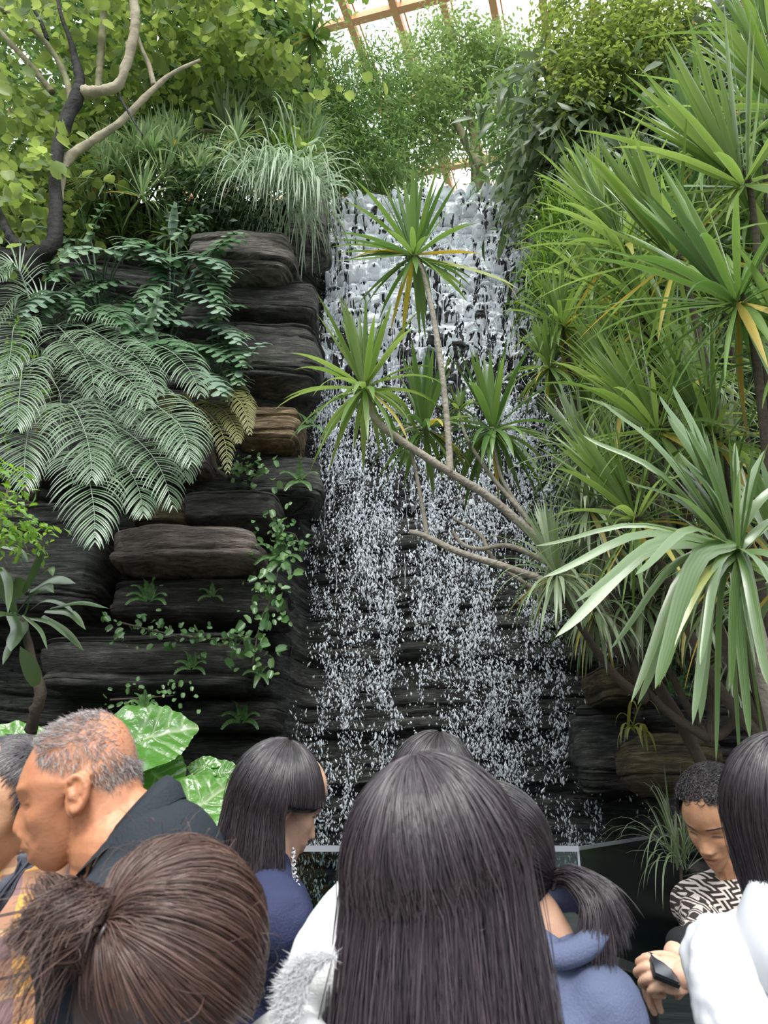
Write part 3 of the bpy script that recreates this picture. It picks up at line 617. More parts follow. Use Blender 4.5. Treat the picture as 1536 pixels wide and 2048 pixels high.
clump('low dracaena hanging over the layered ledge at right', (1420, 1480, 4.2), [(1190, 1215, 4.1, 150, 12, -.2, 44), (1290, 1200, 4.2, 170, 13, -.1, 46), (1400, 1210, 4.0, 160, 13, 0, 40), (1480, 1290, 3.9, 160, 13, 0, 36)], GS, 290, droop=1.7, young=.15, old=.6)

# --- grass
def tuft(g, c, n, L, W, seed, spread=1.0, bend=2.2, lean=(0, 0, 0), tone=None):
    R = rng(seed)
    for k in range(n):
        az = R.uniform(0, 2 * pi); ph = radians(R.uniform(5, 75)) * spread
        d = np.array((sin(ph) * cos(az), sin(ph) * sin(az), cos(ph))) + np.array(lean)
        l = L * R.uniform(.5, 1.1); cl = arc(c + R.normal(0, .03, 3), d, l, bend * R.uniform(.6, 1.6), 10)
        blade(g, cl, W * R.uniform(.7, 1.2), nrm(np.cross(d, (0, 0, 1)) + 1e-3), .3, None, R.uniform(0, 1) if tone is None else tone * R.uniform(.7, 1.2))
GW = leafmat('silvery_grass', (.24, .34, .20), (.55, .63, .50), .35, .3, .5)
GG = leafmat('fresh_grass', (.08, .18, .03), (.21, .32, .08), .4, .4, .4)
T = thing('hanging_grass', 'silvery striped grass hanging over the pale rock at the left of the fall', 'grass clump', P(560, 350, 6.2))
g = Geo()
for k, (px, py) in enumerate([(500, 355), (520, 348), (545, 345), (570, 345), (595, 350), (560, 352), (585, 345), (610, 358), (535, 352), (628, 365)]):
    tuft(g, P(px, py + 20, 5.85 + .06 * (k % 3)), 40, 1.05, .017, 400 + k, 1.0, 7.0, (.05, -.25, -.62))
g.build('leaves', GW, T)
T = thing('grass_tuft', 'bright green grass tuft on top of the silvery hanging grass', 'grass clump', P(575, 335, 6.3))
g = Geo()
for k, (px, py) in enumerate([(560, 338), (580, 335), (598, 340)]): tuft(g, P(px, py, 6.2), 60, .55, .018, 420 + k, .9, 1.8, (0, -.1, .2))
g.build('leaves', GG, T)
g = Geo(); R = rng(430)
for k in range(34):
    px = R.uniform(1075, 1270); py = 370 + (px - 1075) * .15 + R.uniform(0, 270); tuft(g, P(px, py, 6.0 - .1 * R.random() - (py - 370) * .002), 30, .62, .013, 431 + k, 1.0, 5.0, (-.3, -.2, -.3))
tag(g.build('long_grass', GG), 'bright fine grass cascading down the rock right of the waterfall', 'grass', kind='stuff')

# --- palms
GP = leafmat('palm_leaf', (.06, .13, .05), (.27, .35, .24), .28, .22, .8)
GPo = leafmat('olive_palm_leaf', (.16, .17, .05), (.32, .30, .12), .4, .3, .5)
def frond(parent, pts, leaf, mat, seed, n=44, w_=.013, face=(0.05, -.8, .6), droop=1.0, start=.14):
    R = rng(seed); g = Geo(); c = spline([P(*p) for p in pts], 60); L = np.linalg.norm(np.diff(c, axis=0), axis=1).sum()
    tube(g, c[::4], [.009, .006, .003, .0015], 5, rnd=.9)
    tg = nrm(np.gradient(c, axis=0)); nf = nrm(np.array(face))
    for k in range(n):
        t = start + (1 - start) * (k + .5) / n; i = min(59, int(t * 59)); p = c[i]; d = tg[i]
        s = np.cross(d, nf); s = nrm(s) if np.linalg.norm(s) > .1 else np.array((1., 0, 0))
        ll = leaf * (sin(pi * min(1, .18 + t * .80)) ** .6) * R.uniform(.9, 1.08)
        fw = .45 + 1.3 * t ** 3
        for sg in (-1, 1):
            dd = nrm(s * sg + d * fw + nf * .28 + R.normal(0, .04, 3))
            cl = arc(p, dd, ll, 2.3 * droop, 8)
            blade(g, cl, w_, nrm(np.cross(dd, nf)), .2, lambda q: np.minimum(.6 + 2 * q, 1) * np.clip((1 - q) * 2.0, 0, 1) ** .8, R.uniform(0, 1) * .4 + .6 * (1 - t))
    return g.build('frond', mat, parent)
Pm = thing('palm', 'feathery palm with arching silvery green fronds on the left rock face', 'palm', P(110, 690, 5.4))
crown = (118, 700, 5.4)
g = Geo(); tube(g, [P(60, 1000, 5.6), P(90, 850, 5.5), P(*crown)], [.07, .06, .05], 10, rough=.3); g.build('trunk', M_stemd, Pm)
FR = [([crown, (110, 650, 5.2), (150, 690, 4.9), (180, 735, 4.7), (190, 790, 4.6)], .36), ([crown, (150, 690, 5.1), (205, 728, 4.6), (258, 760, 4.4), (296, 812, 4.3)], .36),
 ([(200, 760, 5.0), (270, 785, 4.6), (335, 828, 4.4), (366, 862, 4.3), (384, 925, 4.25)], .36), ([crown, (170, 660, 5.1), (230, 690, 4.8), (285, 725, 4.6), (320, 790, 4.5)], .34),
 ([crown, (220, 680, 5.1), (320, 692, 4.8), (375, 735, 4.6), (402, 790, 4.5)], .34), ([crown, (60, 640, 5.1), (30, 650, 4.9), (22, 700, 4.7), (10, 760, 4.6)], .36),
 ([(60, 780, 5.2), (48, 725, 4.8), (42, 760, 4.6), (38, 800, 4.5), (34, 855, 4.45)], .36), ([(90, 850, 5.2), (75, 815, 4.8), (58, 860, 4.55), (50, 910, 4.5), (50, 975, 4.45)], .36),
 ([(120, 830, 5.1), (140, 808, 4.7), (165, 850, 4.5), (180, 905, 4.4), (184, 960, 4.35)], .36), ([(150, 900, 5.0), (160, 910, 4.6), (178, 960, 4.4), (188, 1020, 4.35), (190, 1085, 4.3)], .34),
 ([(160, 820, 5.0), (220, 845, 4.7), (280, 885, 4.5), (322, 940, 4.4), (346, 1015, 4.4)], .30), ([(160, 860, 5.0), (215, 890, 4.7), (255, 935, 4.5), (278, 980, 4.45), (287, 1030, 4.4)], .28),
 ([(200, 800, 4.9), (280, 830, 4.7), (340, 868, 4.6), (366, 905, 4.5), (372, 960, 4.5)], .26), ([crown, (140, 640, 5.3), (180, 625, 5.2), (225, 632, 5.1), (262, 665, 5.0)], .30),
 ([crown, (100, 620, 5.3), (60, 590, 5.2), (20, 600, 5.1), (-10, 650, 5.0)], .34), ([(60, 600, 5.0), (40, 545, 4.9), (15, 530, 4.8), (-10, 560, 4.7)], .30),
 ([crown, (190, 700, 5.2), (240, 750, 5.1), (260, 800, 5.0), (270, 850, 4.95)], .30), ([crown, (100, 740, 5.2), (120, 790, 5.1), (120, 850, 5.0), (110, 900, 5.0)], .30), ([crown, (60, 700, 5.2), (0, 720, 5.1), (-30, 780, 5.0)], .34),
 ([crown, (160, 760, 5.2), (200, 820, 5.1), (230, 880, 5.0), (240, 930, 5.0)], .28)]
for k, (pts, lf) in enumerate(FR): frond(Pm, pts, lf, GP, 500 + k, n=38 if k < 13 else 28, w_=.0125)
Po = thing('palm', 'small olive-brown palm drooping beside the tan rock block', 'palm', P(372, 800, 5.6))
g = Geo(); tube(g, [P(372, 800, 5.7), P(415, 860, 5.5), P(430, 930, 5.5), P(455, 955, 5.5)], [.02, .02, .018, .015], 8); g.build('trunk', M_stemd, Po)
for k, (pts, lf) in enumerate([([(365, 800, 5.5), (400, 815, 5.3), (432, 845, 5.2), (450, 885, 5.15), (456, 945, 5.1)], .17), ([(400, 800, 5.5), (440, 815, 5.3), (466, 845, 5.2), (478, 885, 5.15)], .16),
        ([(370, 792, 5.5), (420, 778, 5.3), (465, 790, 5.2), (488, 820, 5.15), (500, 868, 5.1)], .17), ([(385, 805, 5.5), (360, 790, 5.3), (340, 800, 5.2), (330, 830, 5.2)], .14), ([(410, 800, 5.5), (455, 770, 5.4), (490, 800, 5.3), (505, 850, 5.25)], .15)]):
    frond(Po, pts, lf, GPo, 540 + k, n=34, w_=.011)

# --- split leaf plants
GH = leafmat('split_leaf', (.07, .16, .07), (.22, .32, .20), .26, .2, .8)
GHd = leafmat('split_leaf_pale', (.16, .25, .17), (.30, .40, .30), .28, .2, .8)
def splitleaf(parent, px, py, Y, size, ang, mat, seed, base=None, tiltc=.5):
    """deeply cut blade: px,py = where stalk meets blade; ang = direction of the tip in the picture plane, degrees from right, anticlockwise"""
    R = rng(seed); g = Geo(); s = size * pxm(py, Y); p = P(px, py, Y)
    d = np.array((cos(radians(ang)), -tiltc, sin(radians(ang)))); nf = nrm(np.array((.1, -.6, .8)))
    mid = arc(p, d, s, 1.6, 12); blade(g, mid, s * .34, nrm(np.cross(d, nf)), .1, lambda t: .35 + .65 * np.sin(pi * np.clip(t * 1.1, 0, 1)), R.random())
    tg = nrm(np.gradient(mid, axis=0)); rn = R.random()
    for k in range(6):
        i = int(k * 11 / 6); t = k / 6; side = nrm(np.cross(tg[i], nf))
        for sg in (-1, 1):
            dd = nrm(side * sg + tg[i] * (-.35 + 1.2 * t) + nf * .1)
            c = arc(mid[i] - dd * s * .03, dd, s * (.58 - .34 * t) * R.uniform(.9, 1.1), 1.6, 7)
            blade(g, c, s * .20, nrm(np.cross(dd, nf)), .12, lambda q: np.clip(1.0 - .25 * np.sin(pi * q) , 0, 1.1) * np.clip((1 - q) * 5, 0, 1) ** .5, rn)
    if base is not None: tube(g, [base, (base + p) / 2 + (0, -.05, .12), p], [.012, .009, .006], 6, rnd=.4)
    return g.build('leaf', mat, parent)
for nm, lab, b0, L_ in (
  ('split leaf philodendron', 'dark split leaf philodendron under the leaning tree trunk', (200, 640, 5.7), [(215, 500, 5.2, 95, 200, 0), (175, 530, 5.2, 80, 215, 0), (265, 495, 5.2, 95, -25, 1), (240, 560, 5.3, 80, 215, 0), (105, 585, 5.1, 85, 240, 1), (150, 590, 5.2, 70, -60, 0), (210, 600, 5.3, 80, -70, 0), (130, 500, 5.4, 70, 160, 0), (180, 470, 5.5, 70, 60, 0), (270, 600, 5.3, 80, -110, 0), (80, 540, 5.4, 60, 180, 0), (110, 640, 5.4, 70, 200, 0)]),
  ('split leaf philodendron', 'split leaf philodendron beside the pale grey rock slab', (340, 660, 5.7), [(350, 520, 5.2, 90, 150, 0), (385, 515, 5.2, 100, -20, 1), (330, 560, 5.2, 80, 240, 0), (315, 590, 5.2, 80, -80, 1), (400, 590, 5.2, 90, -35, 1), (420, 560, 5.2, 80, -60, 0), (360, 470, 5.4, 70, 40, 0), (430, 500, 5.4, 70, 20, 0), (300, 520, 5.3, 85, -50, 0), (370, 600, 5.3, 70, -120, 0)]),
  ('split leaf philodendron', 'split leaf philodendron just above the silvery palm fronds', (330, 780, 5.6), [(285, 690, 5.0, 110, 70, 0), (300, 690, 5.0, 110, 0, 0), (280, 685, 5.0, 90, 130, 0), (350, 640, 5.2, 80, 200, 1), (310, 640, 5.2, 80, -120, 0)]),
  ('split leaf philodendron', 'split leaf philodendron over the dark slabs above the olive palm', (430, 780, 5.8), [(400, 745, 5.2, 95, -35, 1), (410, 690, 5.3, 80, -30, 0), (440, 650, 5.3, 80, -40, 1), (465, 690, 5.3, 75, -55, 0), (420, 640, 5.4, 80, 30, 0), (470, 730, 5.3, 60, -70, 0), (380, 690, 5.4, 70, 220, 0), (455, 760, 5.3, 60, -80, 1)])):
    T = thing('philodendron', lab, 'philodendron', P(*b0)); bb = P(*b0)
    Rr_ = rng(b0[0])
    for k, (px, py, Y, sz, an, pale) in enumerate(L_):
        splitleaf(T, px, py, Y, sz * 1.15, an, GHd if pale else GH, 600 + px, bb)
        splitleaf(T, px + Rr_.normal(0, 26), py + Rr_.normal(12, 20), Y + .12, sz * 1.0, an + Rr_.normal(0, 45), GH if k % 3 else GHd, 640 + px, bb)

# --- leaf clouds: leaves in sprays round twig ends
LT = {'oval': (np.array([[0,0,0],[.5,.24,.05],[1,0,-.1],[.5,-.24,.05],[.5,0,0]]), np.array([[0,4,1],[1,4,2],[0,3,4],[4,3,2]])),
      'lance': (np.array([[0,0,0],[.35,.11,.03],[.35,-.11,.03],[.7,.09,-.03],[.7,-.09,-.03],[1,0,-.16],[.35,0,0],[.7,0,-.05]]), np.array([[0,6,1],[0,2,6],[1,6,7],[1,7,3],[6,2,4],[6,4,7],[3,7,5],[7,4,5]])),
      'round': (np.array([[0,0,0],[.05,.32,.12],[.42,.50,.20],[.80,.42,.14],[1.04,.20,.02],[.84,0,-.04],[1.04,-.20,.02],[.80,-.42,.14],[.42,-.50,.20],[.05,-.32,.12],[.45,0,-.04]]),
                np.array([[10,0,9],[10,1,0],[10,2,1],[10,3,2],[10,4,3],[10,5,4],[10,6,5],[10,7,6],[10,8,7],[10,9,8]])[:, ::-1])}
def cloud(g, cen, rad, n_spray, per, size, kind, seed, hang=.4, shell=.5, up=.5, twig=None, spread=.5):
    """sprays of leaves inside an ellipsoid"""
    R = rng(seed); T, TF = LT[kind]
    d = nrm(R.normal(size=(n_spray, 3))); r = R.random(n_spray) ** (1 / (3 + 4 * shell)); c = cen + d * r[:, None] * rad
    ax = nrm(d * .7 + R.normal(0, .6, (n_spray, 3)) + np.array((0, 0, -hang)))
    N = n_spray * per; t = np.tile(np.linspace(0, 1, per), n_spray); ci = np.repeat(np.arange(n_spray), per)
    L = size * per * spread * R.uniform(.7, 1.2, n_spray)
    pos = c[ci] + ax[ci] * (t * L[ci])[:, None] + R.normal(0, size * .12, (N, 3)); pos[:, 2] -= (t ** 2) * L[ci] * .25 * hang
    s0 = nrm(np.cross(ax[ci], np.array((0.1, .2, 1)))); sg = np.where(np.arange(N) % 2 == 0, 1, -1)[:, None]
    X = nrm(s0 * sg + ax[ci] * .7 + R.normal(0, .35, (N, 3)) + np.array((0, 0, -hang * .7)))
    Zd = nrm(np.array((0, -.35, up + .2)) + R.normal(0, .45, (N, 3))); Y = nrm(np.cross(Zd, X)); Z = np.cross(X, Y)
    scatter(g, T, TF, pos, X, Y, Z, size * R.uniform(.65, 1.2, N), rnd=np.clip(R.uniform(0, 1, N), 0, 1))
    return c
def ell(px, py, rx, ry, Y, dy=None):
    s = pxm(py, Y); return P(px, py, Y), np.array((rx * s, dy if dy else rx * s * .8, ry * s))
LB = leafmat('butterfly_leaf', (.12, .19, .05), (.32, .40, .14), .45, .5, .35)
LC = leafmat('tree_leaf_mid', (.10, .19, .06), (.21, .31, .12), .4, .45, .4)
LD = leafmat('tree_leaf_pale', (.18, .28, .10), (.30, .40, .18), .45, .5, .35)
LE = leafmat('tree_leaf_yellow', (.14, .21, .055), (.25, .32, .10), .45, .5, .35)
LF = leafmat('broad_dark_leaf', (.07, .12, .05), (.18, .23, .12), .35, .35, .6)
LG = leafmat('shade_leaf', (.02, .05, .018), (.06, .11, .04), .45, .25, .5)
M_bark = simple('pale_bark', (.36, .31, .22), .85, bump=.6, bscale=18, var=.3, vscale=5)
M_barkd = simple('black_bark', (.013, .011, .010), .8, bump=.8, bscale=22, var=.5, vscale=5)  # near-black base colour, darker than the other barks
M_barkg = simple('mossy_bark', (.20, .19, .10), .85, bump=.6, bscale=18, var=.35, vscale=5)

# butterfly-leaved tree, upper left, dark forked trunk
T = thing('orchid_tree', 'leaning tree with a dark forked trunk and round pale green leaves, upper left', 'tree', P(70, 640, 5.6))
def wood(parent, pts, rad, mat, name): g = Geo(); tube(g, [P(*p) for p in pts], rad, 14, n=60, rough=.35, seed=pts[0][0] * .1); return g.build(name, mat, parent)
sY = pxm(400, 3.4)
wood(T, [(70, 760, 6.4), (62, 650, 5.9), (60, 560, 5.40), (72, 515, 5.30), (105, 488, 5.30), (112, 430, 5.30), (110, 350, 5.30), (118, 285, 5.30), (140, 225, 5.30), (160, 180, 5.30)], [0.105, 0.102, 0.091, 0.088, 0.074, 0.060, 0.056, 0.058, 0.063, 0.070], M_barkd, 'trunk')
wood(T, [(62, 560, 5.40), (45, 505, 5.30), (20, 470, 5.30), (0, 430, 5.30), (-20, 380, 5.30)], [0.070, 0.052, 0.038, 0.032, 0.026], M_barkd, 'branch')
wood(T, [(158, 190, 5.30), (160, 160, 5.30), (152, 125, 5.30), (140, 80, 5.25), (122, 30, 5.20), (110, -30, 5.20)], [0.063, 0.052, 0.042, 0.025, 0.018, 0.014], M_barkd, 'branch')
wood(T, [(160, 185, 5.30), (195, 183, 5.28), (235, 172, 5.25), (252, 130, 5.20), (268, 70, 5.15), (270, 20, 5.10), (258, -40, 5.10)], [0.063, 0.052, 0.045, 0.042, 0.045, 0.045, 0.042], M_bark, 'branch')
wood(T, [(196, 178, 5.28), (200, 130, 5.28), (205, 60, 5.25), (212, -30, 5.20)], [0.035, 0.033, 0.035, 0.032], M_barkg, 'branch')
wood(T, [(145, 215, 5.30), (130, 150, 5.30), (95, 90, 5.25), (50, 45, 5.20), (-10, 10, 5.20)], [0.038, 0.030, 0.026, 0.025, 0.021], M_barkg, 'branch')
wood(T, [(105, 185, 5.30), (60, 130, 5.25), (20, 85, 5.20), (-20, 40, 5.20)], [0.032, 0.030, 0.026, 0.021], M_barkg, 'branch')
wood(T, [(95, 80, 5.25), (80, 40, 5.20), (50, -10, 5.20)], [0.021, 0.018, 0.014], M_barkd, 'branch')
wood(T, [(118, 440, 5.35), (122, 360, 5.40), (135, 320, 5.40), (180, 285, 5.40), (240, 245, 5.40), (290, 195, 5.40), (340, 150, 5.40), (400, 120, 5.40)], [0.025, 0.045, 0.044, 0.042, 0.038, 0.032, 0.021, 0.014], M_bark, 'branch')
wood(T, [(308, 170, 5.40), (298, 130, 5.40), (285, 100, 5.40), (272, 60, 5.40)], [0.026, 0.023, 0.018, 0.014], M_bark, 'branch')
wood(T, [(235, 185, 5.30), (260, 230, 5.25), (285, 270, 5.20)], [0.014, 0.011, 0.007], M_barkd, 'branch')
g = Geo()
for k, (px, py, rx, ry, Y, ns) in enumerate([(60, 120, 110, 110, 5.6, 75), (30, 300, 75, 110, 5.6, 75), (70, 400, 80, 70, 5.6, 42), (220, 60, 120, 60, 5.6, 60), (380, 60, 120, 70, 5.7, 70), (520, 40, 90, 50, 5.8, 46), (200, 150, 60, 40, 5.8, 12), (350, 150, 90, 60, 5.9, 22), (480, 120, 80, 60, 5.8, 24), (560, 100, 50, 60, 5.7, 14), (35, 350, 40, 50, 4.7, 10), (115, 365, 30, 20, 4.8, 2), (640, 70, 40, 60, 5.8, 5), (720, 40, 50, 20, 5.9, 4), (560, 215, 40, 30, 5.7, 5), (20, 430, 60, 60, 5.8, 24), (120, -60, 250, 60, 5.6, 60), (420, -60, 250, 60, 5.7, 60)]):
    c, r = ell(px, py, rx, ry, Y, .45); cloud(g, c, r, int(ns * .62), 6, .118, 'round', 700 + k, .3, .1, .35, spread=.75)
g.build('foliage', LB, T)

def tree(name, label, trunk, parts, leaf, size, kind, mat, seed, per=9, bark=M_barkg, hang=.4, up=.5, spread=.5, shell=.3):
    T = thing(name, label, 'tree' if 'shrub' not in name else 'shrub', P(*trunk[0][0][0]) if trunk else ell(*parts[0][:5])[0])
    for pts, rad in trunk: wood(T, pts, rad, bark, 'trunk' if pts is trunk[0][0] else 'branch')
    g = Geo()
    for k, q in enumerate(parts):
        px, py, rx, ry, Y, ns = q[:6]; c, r = ell(px, py, rx, ry, Y, q[6] if len(q) > 6 else None); cloud(g, c, r, int(ns * 1.35), per, size, kind, seed + k, hang, shell, up, spread=spread)
    g.build('foliage', mat, T); return T
tree('tree', 'slender pale leaved tree standing at the lip of the waterfall', [([(985, 450, 8.3), (962, 340, 8.2), (940, 300, 8.3), (908, 238, 8.3)], [.09, .075, .06, .05]), ([(948, 450, 8.6), (950, 300, 8.6), (935, 220, 8.6), (925, 120, 8.6)], [.08, .06, .045, .02]), ([(945, 300, 8.6), (975, 230, 8.6), (1000, 170, 8.6)], [.04, .03, .015])],
     [(900, 110, 95, 65, 8.6, 330), (960, 150, 85, 70, 8.7, 300), (850, 190, 70, 70, 8.4, 260), (1010, 200, 50, 55, 8.8, 100), (830, 280, 70, 60, 8.6, 170), (900, 250, 90, 50, 8.9, 140), (1000, 120, 50, 50, 8.8, 110), (1010, 350, 60, 20, 8.6, 16)], 'x', .085, 'oval', LD, 800, hang=.3)
tree('tree', 'feathery mid green tree at the left of the lip of the fall', [([(640, 420, 8.0), (660, 330, 8.0), (690, 230, 8.1), (700, 160, 8.2)], [.06, .05, .04, .02])],
     [(690, 160, 80, 60, 8.0, 240), (650, 250, 75, 75, 7.8, 260), (740, 240, 70, 80, 8.0, 280), (720, 330, 80, 60, 7.8, 210), (640, 330, 50, 60, 7.6, 130), (760, 130, 50, 40, 8.2, 90), (610, 180, 50, 60, 7.6, 120)], 'x', .10, 'lance', LC, 820, hang=.4)
tree('tree', 'dull green shrub crowding the back of the lip between the two trees', [([(760, 440, 8.0), (770, 380, 8.1), (790, 300, 8.3)], [.05, .04, .02])],
     [(730, 370, 60, 34, 8.2, 110), (790, 350, 45, 45, 8.8, 70), (850, 290, 50, 40, 9.3, 40), (690, 300, 60, 60, 8.5, 120)], 'x', .09, 'oval', LC, 840)
tree('tree', 'yellow-green leafy climber hanging at the top right', [([(1420, 560, 6.6), (1380, 300, 6.4), (1330, 120, 6.3), (1280, 20, 6.3)], [.07, .06, .05, .03])],
     [(1220, 70, 90, 60, 6.0, 210), (1170, 150, 60, 70, 5.9, 150), (1260, 120, 70, 60, 5.8, 150), (1120, 70, 40, 60, 6.2, 60), (1320, 40, 60, 50, 5.9, 110), (1200, 10, 100, 40, 6.2, 110), (1150, 200, 40, 40, 5.9, 60), (1360, 110, 40, 60, 5.9, 60)], 'x', .085, 'oval', LE, 850, hang=.5)
tree('tree', 'broad dark leaved tree with drooping leaves right of the pale tree', [([(1240, 560, 6.9), (1260, 420, 6.8), (1240, 300, 6.6), (1180, 220, 6.5), (1120, 150, 6.4)], [.07, .06, .05, .04, .02])],
     [(1090, 150, 55, 50, 6.3, 32), (1120, 250, 70, 60, 6.3, 50), (1200, 300, 90, 70, 6.4, 80), (1290, 240, 80, 70, 6.3, 80), (1340, 180, 70, 80, 6.2, 70), (1180, 370, 80, 40, 6.4, 50), (1290, 360, 80, 60, 6.4, 70), (1090, 320, 40, 30, 6.6, 18), (1400, 60, 70, 80, 6.2, 70), (1480, 120, 70, 120, 6.2, 90), (1450, 260, 80, 90, 6.3, 90)], 'x', .32, 'lance', LF, 870, per=7, hang=1.2, up=.3, spread=.35)
tree('tree', 'bright broad leaf bush tucked between the pale tree and the dark tree', [([(1085, 420, 7.4), (1060, 330, 7.6), (1050, 240, 7.8)], [.05, .04, .02])],
     [(1040, 220, 45, 45, 7.6, 60), (1050, 280, 40, 40, 7.6, 50), (1040, 345, 40, 26, 7.4, 40), (1000, 255, 30, 24, 7.6, 24)], 'x', .16, 'lance', LC, 890, per=8, up=.6)
tree('tree', 'leafy tree filling the top left behind the round leaved tree', [([(330, 560, 7.4), (340, 420, 7.2), (380, 260, 7.0), (420, 100, 7.0), (430, 0, 7.0)], [.10, .09, .08, .06, .04]), ([(380, 260, 7.0), (300, 150, 7.0), (250, 40, 7.0)], [.05, .04, .02])],
     [(300, 60, 150, 80, 7.0, 260), (470, 60, 110, 80, 7.0, 230), (420, 180, 110, 70, 6.8, 200), (540, 130, 60, 90, 7.2, 150), (260, 200, 110, 80, 6.9, 180), (90, 120, 130, 130, 7.2, 260), (60, 330, 100, 110, 7.0, 240), (530, 230, 60, 60, 6.8, 100), (560, 20, 40, 50, 7.0, 60)], 'x', .15, 'oval', LC, 910, per=8, hang=.3, up=.5)
tree('tree', 'sunlit yellow-green tree behind the dark trunk at far left', [([(40, 620, 7.8), (60, 450, 7.8), (90, 250, 7.8)], [.08, .06, .04])],
     [(150, 420, 90, 70, 7.2, 120), (40, 440, 80, 80, 7.2, 140), (180, 330, 90, 50, 7.2, 110), (330, 280, 110, 50, 7.3, 120), (460, 270, 70, 50, 7.4, 80), (100, 480, 120, 40, 7.4, 100)], 'x', .13, 'oval', LE, 930, per=8)
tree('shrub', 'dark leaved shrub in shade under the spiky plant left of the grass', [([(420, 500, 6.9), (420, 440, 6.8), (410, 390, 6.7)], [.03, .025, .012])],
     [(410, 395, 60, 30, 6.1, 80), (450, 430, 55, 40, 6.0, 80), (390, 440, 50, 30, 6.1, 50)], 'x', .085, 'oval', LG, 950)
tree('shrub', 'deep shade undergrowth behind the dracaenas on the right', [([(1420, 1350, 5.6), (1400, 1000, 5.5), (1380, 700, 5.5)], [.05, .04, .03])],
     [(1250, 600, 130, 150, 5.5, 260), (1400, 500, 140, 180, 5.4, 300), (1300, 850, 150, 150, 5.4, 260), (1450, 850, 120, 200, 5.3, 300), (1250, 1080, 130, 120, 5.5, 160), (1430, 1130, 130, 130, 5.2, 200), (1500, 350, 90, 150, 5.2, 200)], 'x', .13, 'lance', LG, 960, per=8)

# narrow leaved clumps on the bank, upper left
GN = leafmat('narrow_bank_leaf', (.16, .27, .10), (.42, .52, .30), .35, .3, .5)
def bank(label, base, spec, seed, L, mat=GN, n=34, tl=0.0, nm='dracaena_shrub'):
    T = thing(nm, label, 'shrub', P(*base)); R = rng(seed); bz = P(*base)
    for k, (px, py, Y) in enumerate(spec):
        c = P(px, py, Y); g = Geo(); rosette(g, c, up_axis(tl + R.normal(0, .2), 1, -.35), n, L * R.uniform(.8, 1.2), .022, seed + k, droop=.9, young=.3, old=.35, n_seg=7)
        g2 = Geo(); tube(g2, [bz, (bz + c) / 2 + (0, .1, 0), c], [.02, .014, .008], 5); g2.build('stem', M_stemd, T)
        g.build('leaf_rosette', mat, T)
R = rng(40)
def spots(x0, x1, y0, y1, n, Y0, sl=0): return [(R.uniform(x0, x1), R.uniform(y0, y1), Y0 + R.uniform(-.25, .25)) for k in range(n)]
bank('narrow leaved shrub right of the dark trunk, its leaves catching the light', (230, 460, 6.9), spots(160, 340, 290, 400, 26, 5.9), 1000, .36)
bank('narrow leaved shrub on the bank above the dark shaded shrub', (400, 380, 6.9), spots(300, 480, 260, 360, 26, 6.0), 1040, .36)
bank('narrow leaved shrub hanging over the dark rocks behind the split leaves', (330, 500, 6.6), spots(150, 420, 410, 480, 22, 6.2), 1080, .36, G2)
bank('fine leaved shrub between the spiky plant and the feathery tree', (560, 320, 7.2), spots(480, 640, 220, 320, 20, 6.6), 1120, .42)
Ty = thing('yucca', 'spiky upright rosette standing above the bank left of the silvery grass', 'yucca', P(455, 330, 6.4))
head(Ty, 453, 262, 6.3, 100, 7, up_axis(0, 1, -.1), 110, 1160, GS, young=.4, old=.25, droop=.5)
g = Geo(); tube(g, [P(455, 340, 6.45), P(454, 300, 6.4), P(453, 262, 6.3)], [.05, .045, .03], 8, rough=.3); g.build('stem', M_stemd, Ty)
for k in range(1): head(Ty, 455, 300, 6.35, 90, 7, up_axis(0, 1, -.1), 60, 1170, GS, young=.1, old=.6, droop=2.0)
Ty = thing('yucca', 'spiky rosette hanging high against the bright roof, left of centre', 'yucca', P(622, 70, 6.4))
head(Ty, 622, 72, 6.0, 60, 6, up_axis(0, 1, -.1), 60, 1180, G2, young=.2, old=.5, droop=1.0)
g = Geo(); tube(g, [P(600, 340, 7.2), P(612, 200, 6.8), P(622, 72, 6.0)], [.04, .03, .02], 8); g.build('stem', M_stemd, Ty)

